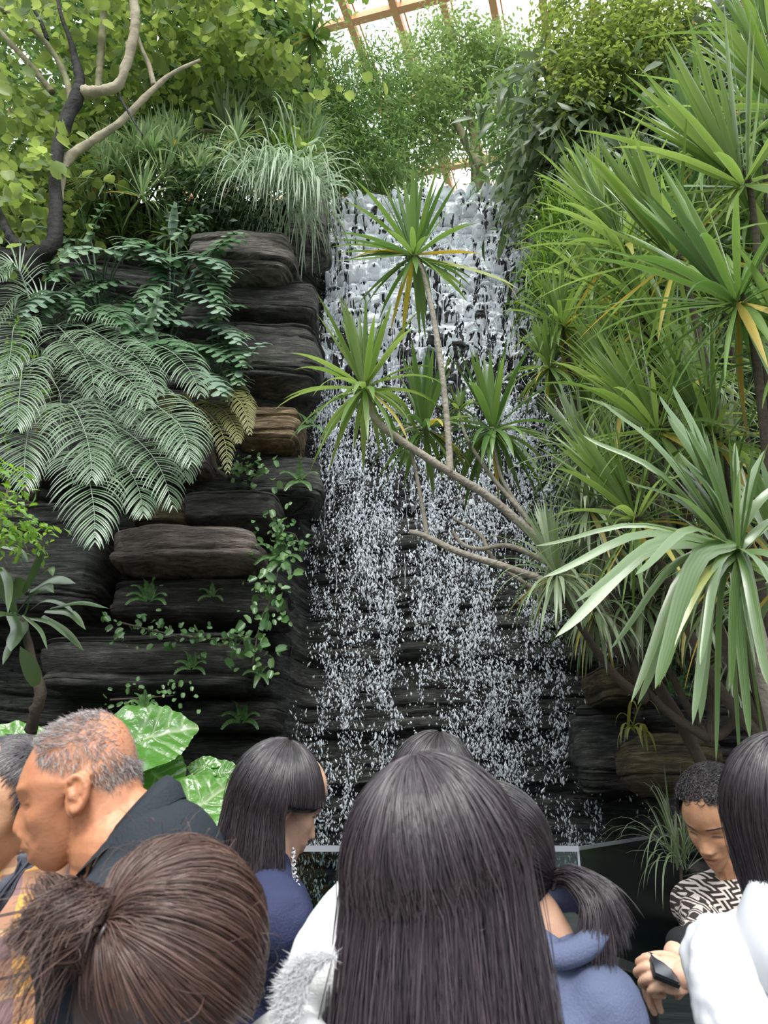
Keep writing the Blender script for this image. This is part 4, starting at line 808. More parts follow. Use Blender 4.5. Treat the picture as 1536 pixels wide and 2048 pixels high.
# --- big glossy arrow leaves
AL = leafmat('glossy_arrow_leaf', (.06, .20, .03), (.14, .32, .06), .20, .30, .9, vein=True)
def arrow(parent, px, py, Y, size, ang, seed, roll=0.0, base=None, asp=.85, face=(.05, -.75, .65)):
    """heart blade; ang = direction of the tip in the picture"""
    g = Geo(); s = size * pxm(py, Y); c = P(px, py, Y); nf = nrm(np.array(face)); d = np.array((cos(radians(ang)), 0, sin(radians(ang)))); d = nrm(d - nf * (d @ nf)); sd_ = np.cross(nf, d)
    nr, na = 22, 96; th = np.linspace(-pi, pi, na, endpoint=False); r = np.linspace(0, 1, nr)[:, None]
    out = (1 - .16 * np.cos(th) + .0) * (1 - .55 * np.exp(-((np.abs(th) - pi) / .22) ** 2)) * (1 + .20 * np.exp(-(th / .30) ** 2)) * (1 + .015 * np.sin(14 * th + seed))
    x = r * out * np.cos(th) * .55; y = r * out * np.sin(th) * .55 * asp
    w_ = np.abs(th); veins = np.zeros_like(x)
    tip = np.abs(y) / .035; veins = np.maximum(veins, np.exp(-tip ** 2) * (x > -.12))
    for m_ in range(-6, 7):
        if m_ == 0: continue
        slope = abs(m_) * .17 - .32; dist = np.abs(x - (slope + np.abs(y) * (.75 - .09 * abs(m_)))); on = (np.sign(y) == np.sign(m_))
        veins = np.maximum(veins, np.exp(-(dist / .013) ** 2) * on * .8)
    z = -.10 * (x + .1) ** 2 * 2 + .10 * np.abs(y) ** 1.3 - .03 * veins + .012 * np.sin(14 * th + seed) * r ** 2
    z = z + .02 * vnoise(np.stack([x * 9, y * 9, x * 0 + seed], -1))
    V = c + s * (x[..., None] * d + y[..., None] * sd_ + z[..., None] * nf)
    g.add(V.reshape(-1, 3), gridF(nr, na, True), rnd=rng(seed).random(), vein=veins.ravel())
    if base is not None:
        a = c + s * (-.08) * d; tube(g, [base, base * .4 + a * .6 + (0, .05, .05), a], [.016, .012, .007], 7, rnd=.7, vein=.2)
    return g.build('leaf', AL, parent)
T = thing('elephant_ear', 'elephant ear plant with big glossy leaves behind the old man', 'elephant ear', P(330, 1800, 4.9)); b_ = P(330, 1830, 4.9)
arrow(T, 298, 1472, 4.70, 178, 35, 1, base=b_, asp=.95)
arrow(T, 308, 1548, 4.75, 135, -35, 2, base=b_, asp=.9)
arrow(T, 265, 1500, 4.85, 129, 140, 3, base=b_, asp=.8)
arrow(T, 335, 1560, 4.90, 64, -80, 4, base=b_, asp=.7)
T = thing('elephant_ear', 'elephant ear plant with silver streaked leaves left of the fringe girl', 'elephant ear', P(410, 1800, 4.9)); b_ = P(400, 1830, 4.9)
arrow(T, 402, 1608, 4.60, 162, 60, 5, base=b_, asp=.95)
arrow(T, 405, 1672, 4.50, 151, 200, 6, base=b_, asp=.8)
arrow(T, 405, 1534, 4.90, 59, 170, 7, base=b_); arrow(T, 445, 1545, 4.90, 71, 20, 8, base=b_)
arrow(T, 350, 1640, 4.70, 97, 240, 9, base=b_); arrow(T, 420, 1730, 4.40, 97, 270, 19, base=b_)
T = thing('elephant_ear', 'elephant ear leaf above the half hidden man at the left edge', 'elephant ear', P(20, 1800, 4.9)); b_ = P(20, 1830, 4.9)
arrow(T, 30, 1490, 4.70, 140, 20, 10, base=b_, asp=.8); arrow(T, -30, 1500, 4.80, 140, 120, 11, base=b_)

# --- strap leaved plant, lower left
GC = leafmat('dark_strap_leaf', (.03, .065, .02), (.08, .13, .05), .30, .2, .6)
T = thing('cordyline', 'dark broad strap leaved plant on a mossy stem, lower left edge', 'cordyline', P(65, 1450, 3.9)); 
g = Geo(); tube(g, [P(62, 1460, 4.0), P(72, 1420, 3.9), P(80, 1380, 3.85), P(60, 1300, 3.9), P(45, 1235, 3.9)], [.035, .03, .028, .02, .015], 8, rough=.4); g.build('stem', M_stemd, T)
for k, (pth, w_) in enumerate([([(45, 1185), (70, 1130), (86, 1098)], 30), ([(30, 1230), (62, 1188), (92, 1172), (108, 1186)], 22), ([(60, 1182), (105, 1158), (152, 1167)], 22), ([(100, 1217), (160, 1205), (218, 1217)], 10),
      ([(90, 1222), (140, 1225), (172, 1260)], 16), ([(85, 1232), (130, 1262), (168, 1302)], 15), ([(2, 1135), (16, 1165), (16, 1228)], 17), ([(0, 1092), (38, 1100), (57, 1126)], 12), ([(20, 1225), (38, 1250), (28, 1275), (22, 1303)], 34),
      ([(72, 1372), (62, 1340), (40, 1292)], 30), ([(40, 1195), (35, 1170), (30, 1155)], 30), ([(60, 1220), (90, 1200), (130, 1210), (150, 1230)], 9), ([(50, 1235), (100, 1245), (140, 1280)], 9), ([(40, 1230), (0, 1225), (-30, 1245)], 22), ([(30, 1225), (10, 1180), (-20, 1120)], 22), ([(85, 1150), (100, 1135), (106, 1152)], 15), ([(45, 1235), (55, 1210), (60, 1170)], 10), ([(45, 1240), (20, 1290), (5, 1330)], 16), ([(45, 1230), (80, 1260), (95, 1300)], 8)]):
    g = Geo(); Y = 3.7 + .25 * (k % 3) / 2; c = spline([P(a, b, Y - .1 * j) for j, (a, b) in enumerate(pth)], 12)
    blade(g, c, w_ * pxm(1200, Y), nrm(np.cross(c[-1] - c[0], (.1, -1, .4))), .25, lambda t: (.3 + .7 * np.sin(pi * np.clip(t * .9 + .1, 0, 1))) * np.clip((1 - t) * 5, 0, 1) ** .6, rng(k).random()); g.build('leaf', GC, T)
# --- bright herb at the left edge
LH = leafmat('bright_herb_leaf', (.13, .28, .04), (.26, .42, .10), .4, .45, .4)
tree('herb_shrub', 'bright yellow-green herb at the left edge above the strap leaved plant', [([(-30, 1120, 3.6), (0, 1040, 3.6), (20, 960, 3.6)], [.01, .008, .005])],
     [(8, 960, 22, 40, 3.5, 14, .12), (25, 1040, 50, 18, 3.5, 22, .12), (0, 1060, 36, 26, 3.5, 16, .12), (15, 800, 50, 50, 4.9, 26, .2), (20, 690, 40, 40, 5.0, 18, .2)], 'x', .055, 'oval', LH, 1200, per=6, up=.8)

# --- small plants rooted in the cracks of the rock
LI = leafmat('crack_leaf', (.07, .17, .05), (.17, .29, .11), .3, .3, .7)
def fern(px, py, Y, size, n, label, seed, mat=LI, fan=(200, -20)):
    T = thing('fern', label, 'fern', P(px, py, Y + .15))
    for k in range(n):
        a = radians(fan[0] + (fan[1] - fan[0]) * k / max(1, n - 1)); s = size * pxm(py, Y); b = P(px, py, Y + .1)
        c = arc(b, (cos(a), -.6, sin(a) + .35), s, 2.0, 7)
        g = Geo(); tube(g, c, [.003, .001], 4, rnd=.5); tg = nrm(np.gradient(c, axis=0)); R = rng(seed + k)
        cc = spline(c, 20); tg = nrm(np.gradient(cc, axis=0))
        for i in range(2, 20):
            sd_ = nrm(np.cross(tg[i], (.1, -.7, .7)))
            for sg in (-1, 1): blade(g, arc(cc[i], sd_ * sg + tg[i] * .3, s * .28 * (1 - i / 24), 1.0, 4), s * .05, nrm(tg[i]), .1, None, R.random())
        g.build('frond', mat, T)
fern(560, 1115, 5.45, 62, 7, 'fern hanging beside the right end of the rosy boulder', 1300, fan=(250, -60))
fern(385, 1335, 5.38, 42, 6, 'small fern on the long dark ledge low on the left', 1310)
fern(520, 1345, 5.45, 40, 5, 'small fern by the right end of the long dark ledge', 1320, fan=(260, -50))
fern(600, 960, 5.9, 50, 5, 'pale fern by the water below the tan block', 1330, fan=(230, -50))
fern(620, 850, 6.0, 45, 4, 'pale fern by the water level with the tan block', 1335, fan=(230, -40))
fern(425, 1192, 5.5, 34, 5, 'tiny fern on the layered grey ledge under the boulder', 1340)
fern(300, 1200, 5.45, 52, 8, 'rosette fern on the left part of the ledge under the boulder', 1350, fan=(190, -10))
fern(485, 1440, 5.78, 50, 6, 'dull fern above the mossy rock hump', 1360, M_rock and LI)
T = thing('hanging_plant', 'yellowish strap leaves hanging at the left of the brown mossy boulder', 'plant', P(1268, 1455, 4.9)); g = Geo(); tuft(g, P(1268, 1458, 4.9), 12, .34, .022, 1370, 1.0, 6.0, (-.5, -.5, -.2)); g.build('leaves', leafmat('yellow_strap', (.12, .17, .04), (.36, .34, .08)), T)
fern(290, 1415, 4.6, 40, 5, 'fern tips behind the big glossy leaf', 1380, fan=(150, 20))
fern(1345, 1385, 5.1, 60, 7, 'fern in shade on the ledge at right', 1390, LI)
def creeper(label, pts, Y, n, size, seed):
    T = thing('creeper', label, 'creeper', P(*pts[0], Y)); g = Geo(); c = spline([P(a, b, Y) for a, b in pts], 40); tube(g, c[::5], [.008, .006, .003], 5); g.build('stem', M_stemd, T)
    R = rng(seed); i = R.integers(0, 40, n); pos = c[i] + R.normal(0, 1, (n, 3)) * (.10, .04, .08); g = Geo(); T_, TF = LT['round']
    X = nrm(R.normal(0, .6, (n, 3)) + (0, -.3, -.6)); Zd = nrm(R.normal(0, .4, (n, 3)) + (0, -1, .5)); Y_ = nrm(np.cross(Zd, X)); scatter(g, T_ * (1, .75, 1), TF, pos, X, Y_, np.cross(X, Y_), size * R.uniform(.5, 1.2, n), rnd=R.random(n)); g.build('leaves', LI, T)
creeper('leafy creeper climbing the corner of the rock left of the falling water', [(505, 1330), (520, 1250), (545, 1190), (560, 1120)], 5.4, 90, .075, 1400)
creeper('creeper with heart leaves along the ledge below the boulder', [(240, 1245), (340, 1268), (440, 1278), (520, 1265)], 5.35, 110, .055, 1410)
creeper('creeper dangling beside the dark blue-grey slab', [(540, 1030), (560, 1060), (590, 1070), (600, 1100)], 5.5, 60, .06, 1420)
creeper('creeper under the tan rock block', [(460, 930), (500, 935), (520, 950)], 5.5, 60, .06, 1430)
creeper('thin creeper with pale leaves on the low dark ledge', [(220, 1400), (300, 1395), (360, 1390)], 5.05, 50, .04, 1440)
# spider plant beyond the glass
T = thing('spider_plant', 'spider plant with thin pale leaves drooping behind the glass beside the curly haired woman', 'spider plant', P(1362, 1730, 4.9))
g = Geo(); tuft(g, P(1362, 1722, 4.9), 60, .62, .013, 1450, 1.15, 3.4, (-.1, -.2, .2)); g.build('leaves', leafmat('spider_leaf', (.16, .24, .10), (.42, .48, .34), .4, .3), T)
g = Geo(); tube(g, [P(1362, 1900, 4.95), P(1362, 1725, 4.9), P(1358, 1640, 4.85)], [.012, .009, .003], 6, rnd=.3); g.build('stem', M_stemd, T)
# =================================================================== PEOPLE
def skinmat(name, col, dark):
    m, t = newmat(name); b = t.nodes.new('ShaderNodeBsdfPrincipled'); o = t.nodes.new('ShaderNodeOutputMaterial'); lk(t, b.outputs[0], o.inputs[0])
    a = t.nodes.new('ShaderNodeAttribute'); a.attribute_name = 'lip'; a2 = t.nodes.new('ShaderNodeAttribute'); a2.attribute_name = 'brow'
    n = t.nodes.new('ShaderNodeTexNoise'); n.inputs['Scale'].default_value = 28; n.inputs['Detail'].default_value = 5; tc = t.nodes.new('ShaderNodeTexCoord'); lk(t, tc.outputs['Object'], n.inputs[0])
    mr = t.nodes.new('ShaderNodeMapRange'); lk(t, n.outputs[0], mr.inputs[0]); mr.inputs[1].default_value = .35; mr.inputs[2].default_value = .65
    x0 = t.nodes.new('ShaderNodeMixRGB'); lk(t, mr.outputs[0], x0.inputs[0]); x0.inputs[1].default_value = (*col, 1); x0.inputs[2].default_value = (*dark, 1)
    x1 = t.nodes.new('ShaderNodeMixRGB'); lk(t, a.outputs['Fac'], x1.inputs[0]); lk(t, x0.outputs[0], x1.inputs[1]); x1.inputs[2].default_value = (.28, .07, .05, 1)
    x2 = t.nodes.new('ShaderNodeMixRGB'); lk(t, a2.outputs['Fac'], x2.inputs[0]); lk(t, x1.outputs[0], x2.inputs[1]); x2.inputs[2].default_value = (.03, .022, .018, 1)
    lk(t, x2.outputs[0], b.inputs['Base Color']); b.inputs['Roughness'].default_value = .48; b.inputs['Subsurface Weight'].default_value = .0
    bp = t.nodes.new('ShaderNodeBump'); bp.inputs['Strength'].default_value = .25; bp.inputs['Distance'].default_value = .002; n2 = t.nodes.new('ShaderNodeTexNoise'); n2.inputs['Scale'].default_value = 160; lk(t, tc.outputs['Object'], n2.inputs[0])
    lk(t, n2.outputs[0], bp.inputs['Height']); lk(t, bp.outputs[0], b.inputs['Normal']); return m
def hairmat(name, ca, cb, rough=.34, spec=.7):
    m, t = newmat(name); b = t.nodes.new('ShaderNodeBsdfPrincipled'); o = t.nodes.new('ShaderNodeOutputMaterial'); lk(t, b.outputs[0], o.inputs[0])
    a = t.nodes.new('ShaderNodeAttribute'); a.attribute_name = 'rnd'; x = t.nodes.new('ShaderNodeMixRGB'); lk(t, a.outputs['Fac'], x.inputs[0]); x.inputs[1].default_value = (*ca, 1); x.inputs[2].default_value = (*cb, 1)
    lk(t, x.outputs[0], b.inputs['Base Color']); b.inputs['Roughness'].default_value = rough; b.inputs['Specular IOR Level'].default_value = spec; return m
S_tan = skinmat('weathered_skin', (.56, .25, .13), (.47, .19, .10)); S_mid = skinmat('warm_skin', (.52, .28, .16), (.44, .22, .12)); S_shade = simple('skin_fold_shade', (.16, .06, .035), .7)  # last dark brown is painted shade for lid folds, nostrils and mouth
S_pale = skinmat('light_skin', (.68, .42, .30), (.60, .35, .24))
H_blk = hairmat('black_hair', (.010, .008, .010), (.055, .042, .048), .30, .9); H_brn = hairmat('dark_brown_hair', (.014, .011, .014), (.090, .068, .078), .30, .9)  # dark brown tinted purple in place of a bluish sheen
H_bun = hairmat('reddish_brown_hair', (.022, .012, .012), (.20, .115, .09)); H_gry = hairmat('cropped_grey_hair', (.14, .12, .12), (.58, .52, .50), .5, .4)  # lighter reddish brown puts sunlit highlights into the strand colour

# ---- union of solids into one smooth skin
def sph(g, c, r, n=14):
    r = np.ones(3) * r; u = np.linspace(-pi / 2, pi / 2, n)[:, None]; v = np.linspace(0, 2 * pi, 2 * n, endpoint=False)[None]
    g.add((np.stack([np.cos(u) * np.cos(v), np.cos(u) * np.sin(v), np.sin(u) * np.ones_like(v)], -1) * r + c).reshape(-1, 3), gridF(n, 2 * n, True))
def ellipsoid(g, c, r, M=None, n=20):
    u = np.linspace(-pi / 2, pi / 2, n)[:, None]; v = np.linspace(0, 2 * pi, 2 * n, endpoint=False)[None]
    p = np.stack([np.cos(u) * np.cos(v), np.cos(u) * np.sin(v), np.sin(u) * np.ones_like(v)], -1) * np.array(r)
    if M is not None: p = p @ np.array(M).T
    g.add((p + c).reshape(-1, 3), gridF(n, 2 * n, True))
def limb(g, pts, rad, seg=14):
    c = tube(g, pts, rad, seg, n=max(10, 8 * len(pts)))
    sph(g, np.array(pts[0]), rad[0]); sph(g, np.array(pts[-1]), rad[-1])
def union(g, voxel, smooth_n=2, folds=None):
    """voxel union of everything in g -> arrays"""
    o = g.build('tmp'); m = o.modifiers.new('r', 'REMESH'); m.mode = 'VOXEL'; m.voxel_size = voxel; m.use_smooth_shade = True
    if smooth_n: k = o.modifiers.new('s', 'SMOOTH'); k.factor = .5; k.iterations = smooth_n
    dg = bpy.context.evaluated_depsgraph_get(); ev = o.evaluated_get(dg); me = ev.to_mesh()
    V = np.empty(len(me.vertices) * 3, np.float32); me.vertices.foreach_get('co', V); V = V.reshape(-1, 3)
    N = np.empty(len(me.vertices) * 3, np.float32); me.vertices.foreach_get('normal', N); N = N.reshape(-1, 3)
    me.calc_loop_triangles() if False else None
    lt = np.empty(len(me.polygons), np.int32); me.polygons.foreach_get('loop_total', lt); ls = np.empty(len(me.loops), np.int32); me.loops.foreach_get('vertex_index', ls)
    st = np.concatenate([[0], np.cumsum(lt)[:-1]]); F = []
    for k in (3, 4):
        i = st[lt == k]
        if len(i): F.append(ls[i[:, None] + np.arange(k)])
    ev.to_mesh_clear(); d = o.data; bpy.data.objects.remove(o); bpy.data.meshes.remove(d)
    if folds:
        amp, sc, stretch = folds; q = V * np.array(stretch) * sc
        V = V + N * (amp * (1 - 2 * np.abs(fbm(q + .6 * fbm(q * .5, 2)[:, None], 3)))[:, None] + amp * .3 * fbm(V * 60, 2)[:, None])
    return V, F, N

def rot(yaw=0, pitch=0, roll=0):
    """yaw about z (0 = faces away from the camera, +90 = faces picture-left), pitch > 0 bows the head, roll tilts sideways"""
    cy, sy = cos(radians(yaw)), sin(radians(yaw)); cp, sp = cos(-radians(pitch)), sin(-radians(pitch)); cr, sr = cos(radians(roll)), sin(radians(roll))
    return np.array([[cy, -sy, 0], [sy, cy, 0], [0, 0, 1]]) @ np.array([[1, 0, 0], [0, cp, -sp], [0, sp, cp]]) @ np.array([[cr, 0, sr], [0, 1, 0], [-sr, 0, cr]])
PROF = [(0, .125), (.045, .118), (.078, .092), (.092, .060), (.095, .034), (.094, .024), (.087, .006), (.095, -.012), (.106, -.028), (.110, -.036), (.104, -.043), (.094, -.046), (.095, -.053), (.099, -.058), (.092, -.0635), (.098, -.070), (.094, -.077), (.086, -.083), (.089, -.093), (.085, -.105), (.072, -.113), (.045, -.105), (.015, -.092), (-.02, -.085), (-.055, -.078), (-.085, -.045), (-.100, 0), (-.100, .045), (-.083, .085), (-.045, .116)]
def head_geo(g, c, M, prof=PROF, s=1.0, w=.076, aged=0, ears=True, mouth_open=0, tilt=0):
    """head with face. local axes: x right, y forward, z up. returns nothing, adds to g (attrs lip, brow)"""
    pr = np.array(prof) * s; ph = np.unwrap(np.arctan2(pr[:, 1], pr[:, 0])); rr = np.linalg.norm(pr, axis=1)
    if ph[0] < ph[-1]: pass
    o = np.argsort(ph); ph = ph[o]; rr = rr[o]
    nf, na = 220, 90; F_ = np.linspace(0, 2 * pi, nf, endpoint=False)
    Rm = np.interp(F_, ph, rr, period=2 * pi)
    lo = np.min([np.roll(Rm, j) for j in range(-9, 10)], 0); lo = Rm + (lo - Rm) * np.clip(np.cos(F_ + radians(tilt)) * 2 - .3, 0, 1)
    k = np.exp(-np.linspace(-2, 2, 25) ** 2 * 1.0); k /= k.sum(); Rs = np.convolve(np.concatenate([lo[-12:], lo, lo[:12]]), k, 'valid')
    k2 = np.exp(-np.linspace(-2, 2, 5) ** 2); k2 /= k2.sum(); Rm = np.convolve(np.concatenate([Rm[-2:], Rm, Rm[:2]]), k2, 'valid')
    A = np.linspace(-pi / 2, pi / 2, na); ca = np.cos(A)[None]; sa = np.sin(A)[None]
    zz = (Rs * np.sin(F_))[:, None] / s; yy = (Rs * np.cos(F_))[:, None] / s
    zr, yr = zz, yy; ct, stl = cos(radians(tilt)), sin(radians(tilt)); zz = zr * ct + yr * stl; yy = yr * ct - zr * stl
    W = s * w * np.interp(zz, [-.115, -.09, -.06, -.02, .04, .09, .13], [.62, .74, .84, .93, 1.0, .96, .85]) * (1 + .03 * (yy < 0))
    x = W * sa
    front = np.clip(np.cos(F_), 0, 1)[:, None]
    sig = np.interp(zz, [-.11, -.09, -.07, -.05, -.035, -.01, .01, .03, .08], [.035, .030, .026, .022, .0155, .0105, .016, .05, .07]) * s
    R = Rs[:, None] + (Rm - Rs)[:, None] * np.exp(-(x / sig) ** 2 * .7)
    R = np.where(front > 0, R, Rm[:, None]) if False else R
    sh = ca ** .72
    y = R * np.cos(F_)[:, None] * sh; z = R * np.sin(F_)[:, None] * (ca ** .80)
    yu = y * ct - z * stl; z = z * ct + y * stl; y = yu
    def bump(x0, z0, sx, sz, a): return a * s * np.exp(-((np.abs(x) / s - x0) / sx) ** 2 - ((z / s - z0) / sz) ** 2) * (y > 0)
    y = y + bump(.031, .006, .013, .010, -.009) + bump(.031, .005, .009, .006, .0065) + bump(.030, .026, .020, .006, .0035) + bump(.047, -.022, .018, .014, .005) + bump(.0135, -.038, .006, .006, .007) \
          + bump(.02, -.058, .010, .005, .003) + bump(.030, -.004, .012, .004, -.002 - .002 * aged) + bump(.030, -.045, .006, .02, -.002 * aged)
    if mouth_open: y = y + bump(0, -.0635, .018, .004, -.012)
    slit = np.exp(-((np.abs(x) / s - .031) / .013) ** 4 - ((z / s - (.0015 - .0)) / .0016) ** 2) * (y > 0)
    brow = np.exp(-((np.abs(x) / s - .032) / .015) ** 4 - ((z / s - .027 - .08 * (np.abs(x) / s - .032)) / .0028) ** 2) * (y > 0) * .75
    lip = np.exp(-(x / s / .022) ** 4 - ((z / s + .0635) / .008) ** 4) * (y > .05 * s)
    y, z = y * ct + z * stl, z * ct - y * stl
    V = np.stack([x * np.ones_like(y), y, z], -1).reshape(-1, 3)
    g.add(V @ M.T + c, gridF(nf, na), lip=(lip * .6).ravel(), brow=np.clip(brow + slit, 0, 1).ravel()); i = np.arange(na - 1)
    g.addF(np.stack([(nf - 1) * na + i, (nf - 1) * na + i + 1, i + 1, i], 1), g.n - nf * na)
    if ears:
        for sg in (-1, 1):
            e = np.array((sg * w * .98 * s, -.004 * s, -.008 * s)); th = np.linspace(-2.2, 2.6, 16)
            rim = np.stack([sg * (.010 + .006 * np.sin(th * .5 + 1)) * s, -(.016 * np.cos(th) - .002) * s, (.030 * np.sin(th) * (1 - .12 * np.cos(th))) * s], -1) + e
            rim = np.concatenate([rim, [e + (sg * .004 * s, .010 * s, -.026 * s)]])
            tube(g, rim @ M.T + c, [.0035 * s, .004 * s, .0042 * s, .005 * s, .004 * s], 8, n=34)
            Me = M @ rot(sg * 12)
            ellipsoid(g, (e + (sg * .004 * s, -.004 * s, 0)) @ M.T + c, (.004 * s, .017 * s, .029 * s), Me, 12); tube(g, np.array([e + (sg * .007 * s, -.012 * s, .018 * s), e + (sg * .010 * s, -.006 * s, 0), e + (sg * .006 * s, .004 * s, -.014 * s)]) @ M.T + c, [.003 * s, .0035 * s, .003 * s], 6, n=14)
def strands(g, C, r, rnd):
    """C (N,n,3) centre lines, r (N,n) radii -> three sided hairs"""
    N, n, _ = C.shape; t = nrm(np.gradient(C, axis=1)); ref = nrm(rng(3).normal(size=(N, 1, 3)) * .3 + np.array((.3, .2, .9)) * 0 + nrm(rng(4).normal(size=(N, 1, 3))))
    a = nrm(np.cross(t, ref)); b = np.cross(t, a); th = np.array((0, 2.0944, 4.1888))
    V = C[:, :, None] + r[:, :, None, None] * (np.cos(th)[None, None, :, None] * a[:, :, None] + np.sin(th)[None, None, :, None] * b[:, :, None])
    i = np.arange(n - 1)[:, None]; j = np.arange(3)[None]; F = np.stack([i * 3 + j, i * 3 + (j + 1) % 3, (i + 1) * 3 + (j + 1) % 3, (i + 1) * 3 + j], -1).reshape(-1, 4)
    g.add(V.reshape(-1, 3), (F[None] + (np.arange(N) * n * 3)[:, None, None]).reshape(-1, 4), rnd=np.repeat(rnd, n * 3))
def fall_hair(g, c, Rr, zlen, n, seed, pole=(0, -.1, 1), sector=(0, 360), flare=.35, rad=.0006, th_end=100, wav=.010, back=0.0, npt=18, shrink=1.0, clump=70, split=None, lift=.010, roots=.75):
    """long hair: from the crown over the skull then straight down. sector: azimuths covered (0 = +x, 90 = away). zlen = length below the ears"""
    R = rng(seed); pole = nrm(pole); u = nrm(np.cross(pole, (0, 1, 0.01))); u = u if u[0] > 0 else -u; v = np.cross(pole, u)
    az = radians(sector[0]) + radians(sector[1] - sector[0]) * R.random(n)
    th0 = radians(3) + radians(80) * R.random(n) ** 1.3 * roots; th1 = radians(th_end)
    Rr = np.array(Rr); t = np.linspace(0, 1, npt)[None]; k = .52
    ta = np.clip(t / k, 0, 1); th = th0[:, None] + (th1 - th0[:, None]) * ta
    lay = lift * R.random(n) ** 1.5; cl = np.floor(R.random(n) * clump); caz = R.random(clump)[cl.astype(int)] * 2 * pi
    az2 = az[:, None] + .25 * np.sin(3 * az[:, None] + seed) * (th - .3) * .25
    d = np.sin(th)[..., None] * (np.cos(az2)[..., None] * u + np.sin(az2)[..., None] * v) + np.cos(th)[..., None] * pole
    p = d * (Rr + lay[:, None, None])
    tb = np.clip((t - k) / (1 - k), 0, 1); L = zlen * R.uniform(.8, 1.05, n)
    out = nrm(d[:, -1] * np.array((1, 1, 0)))[:, None] * flare * .1
    p = p + tb[..., None] * (out * 1.0) + np.stack(np.broadcast_arrays(tb * 0, tb * back, -L[:, None] * tb), -1)
    # wisps gather into locks
    rs = R.random((clump, 4)) * 6.28; q = rs[cl.astype(int)]
    amp = wav * (t ** 1.3)
    p[..., 0] += amp * (np.sin(q[:, :1] + 7 * t + az[:, None] * 9) + .5 * R.normal(0, 1, (n, 1))); p[..., 1] += amp * .7 * np.sin(q[:, 1:2] + 6 * t) + amp * .4 * R.normal(0, 1, (n, 1))
    lockc = np.array([[np.sin(a_ * 3.1), np.cos(a_ * 2.3)] for a_ in q[:, 2]]) 
    p[..., 0] *= shrink if np.isscalar(shrink) else 1
    C = p + c; rr = rad * R.uniform(.7, 1.3, (n, 1)) * np.interp(t, [0, .1, .85, 1], [.7, 1, 1, .35])
    tone = .55 * R.random(n) + .45 * (.5 + .5 * np.sin(q[:, 3]))
    strands(g, C, rr * np.ones((n, npt)), tone)
def cap(g, c, Rr, th_max=100, pole=(0, -.1, 1), zlen=0, sector=None, flare=.35, back=0.0, inset=.002, n=40):
    pole = nrm(pole); u = nrm(np.cross(pole, (0, 1, 0.01))); u = u if u[0] > 0 else -u; v = np.cross(pole, u); Rr = np.array(Rr) - inset
    s0, s1 = sector or (0, 360); az = np.radians(np.linspace(s0, s1, 72))[None]; th = np.radians(np.linspace(0, th_max, n))[:, None]
    d = np.sin(th)[..., None] * (np.cos(az)[..., None] * u + np.sin(az)[..., None] * v) + np.cos(th)[..., None] * pole * np.ones_like(az)[..., None]
    p = d * Rr
    if zlen:
        tb = np.linspace(0, 1, 14)[1:, None]; o = nrm(d[-1] * np.array((1, 1, 0)))[None] * flare * .1 * tb[..., None] * .85; q = p[-1][None] + o; q[..., 2] -= zlen * .92 * tb; q[..., 1] += back * tb; p = np.concatenate([p, q])
    g.add((p + c).reshape(-1, 3), gridF(p.shape[0], p.shape[1]), rnd=.1)
def crop_hair(g, c, Rr, n, L, seed, M, zmin=-.02, front=.06, rad=.0005, sweep=(0, -.6, -.3), jit=.35, keep=None):
    """short hair over the scalp. head-local axes"""
    R = rng(seed); d = nrm(R.normal(size=(n * 3, 3))); 
    ok = (d[:, 2] > zmin / .1) & ~((d[:, 1] > .35) & (d[:, 2] < front / .1))
    if keep is not None: ok &= keep(d, R)
    d = d[ok][:n]; n = len(d); p0 = d * np.array(Rr); t = np.linspace(0, 1, 6)[None, :, None]
    dirv = nrm(d * .45 + np.array(sweep) + R.normal(0, jit, (n, 3))); ll = L * R.uniform(.5, 1.1, (n, 1, 1)); curl = R.normal(0, jit, (n, 1, 3)) * .4
    C = p0[:, None] + (dirv[:, None] * t + curl * t ** 2) * ll
    nr_ = np.linalg.norm(C / np.array(Rr), axis=-1, keepdims=True); C = C / np.minimum(nr_, 1.0) * 1.0
    strands(g, C @ M.T + c, rad * np.ones((n, 1)) * np.array([[1, 1, .9, .8, .6, .3]]), R.random(n))
def lower_body(T, x, Y, hip=.90, tr=(.03, .03, .04), yaw=0, hw=.09):
    m = simple('trousers', tr, .85, bump=.4, var=.2); g = Geo(); M = rot(yaw)
    for sg in (-1, 1):
        s_ = M @ np.array((sg * hw, 0, 0)); a = np.array((x, Y, 0)) + s_
        limb(g, [a + (0, 0, hip), a + (0, 0, .48), a + (0, 0, .09)], [.095, .062, .052])
    ellipsoid(g, (x, Y, hip + .02), (.17, .12, .14)); V, F, N = union(g, .014, 2, (.004, 9, (1, 1, .5))); mk('trousers', V, F, m, T)
    for sg in (-1, 1):
        g = Geo(); a = np.array((x, Y, 0)) + M @ np.array((sg * hw, .05, 0)); ellipsoid(g, a + (0, 0, .045), (.045, .125, .045), M, 12); g.build('shoe', simple('shoe', (.04, .04, .045), .5), T)
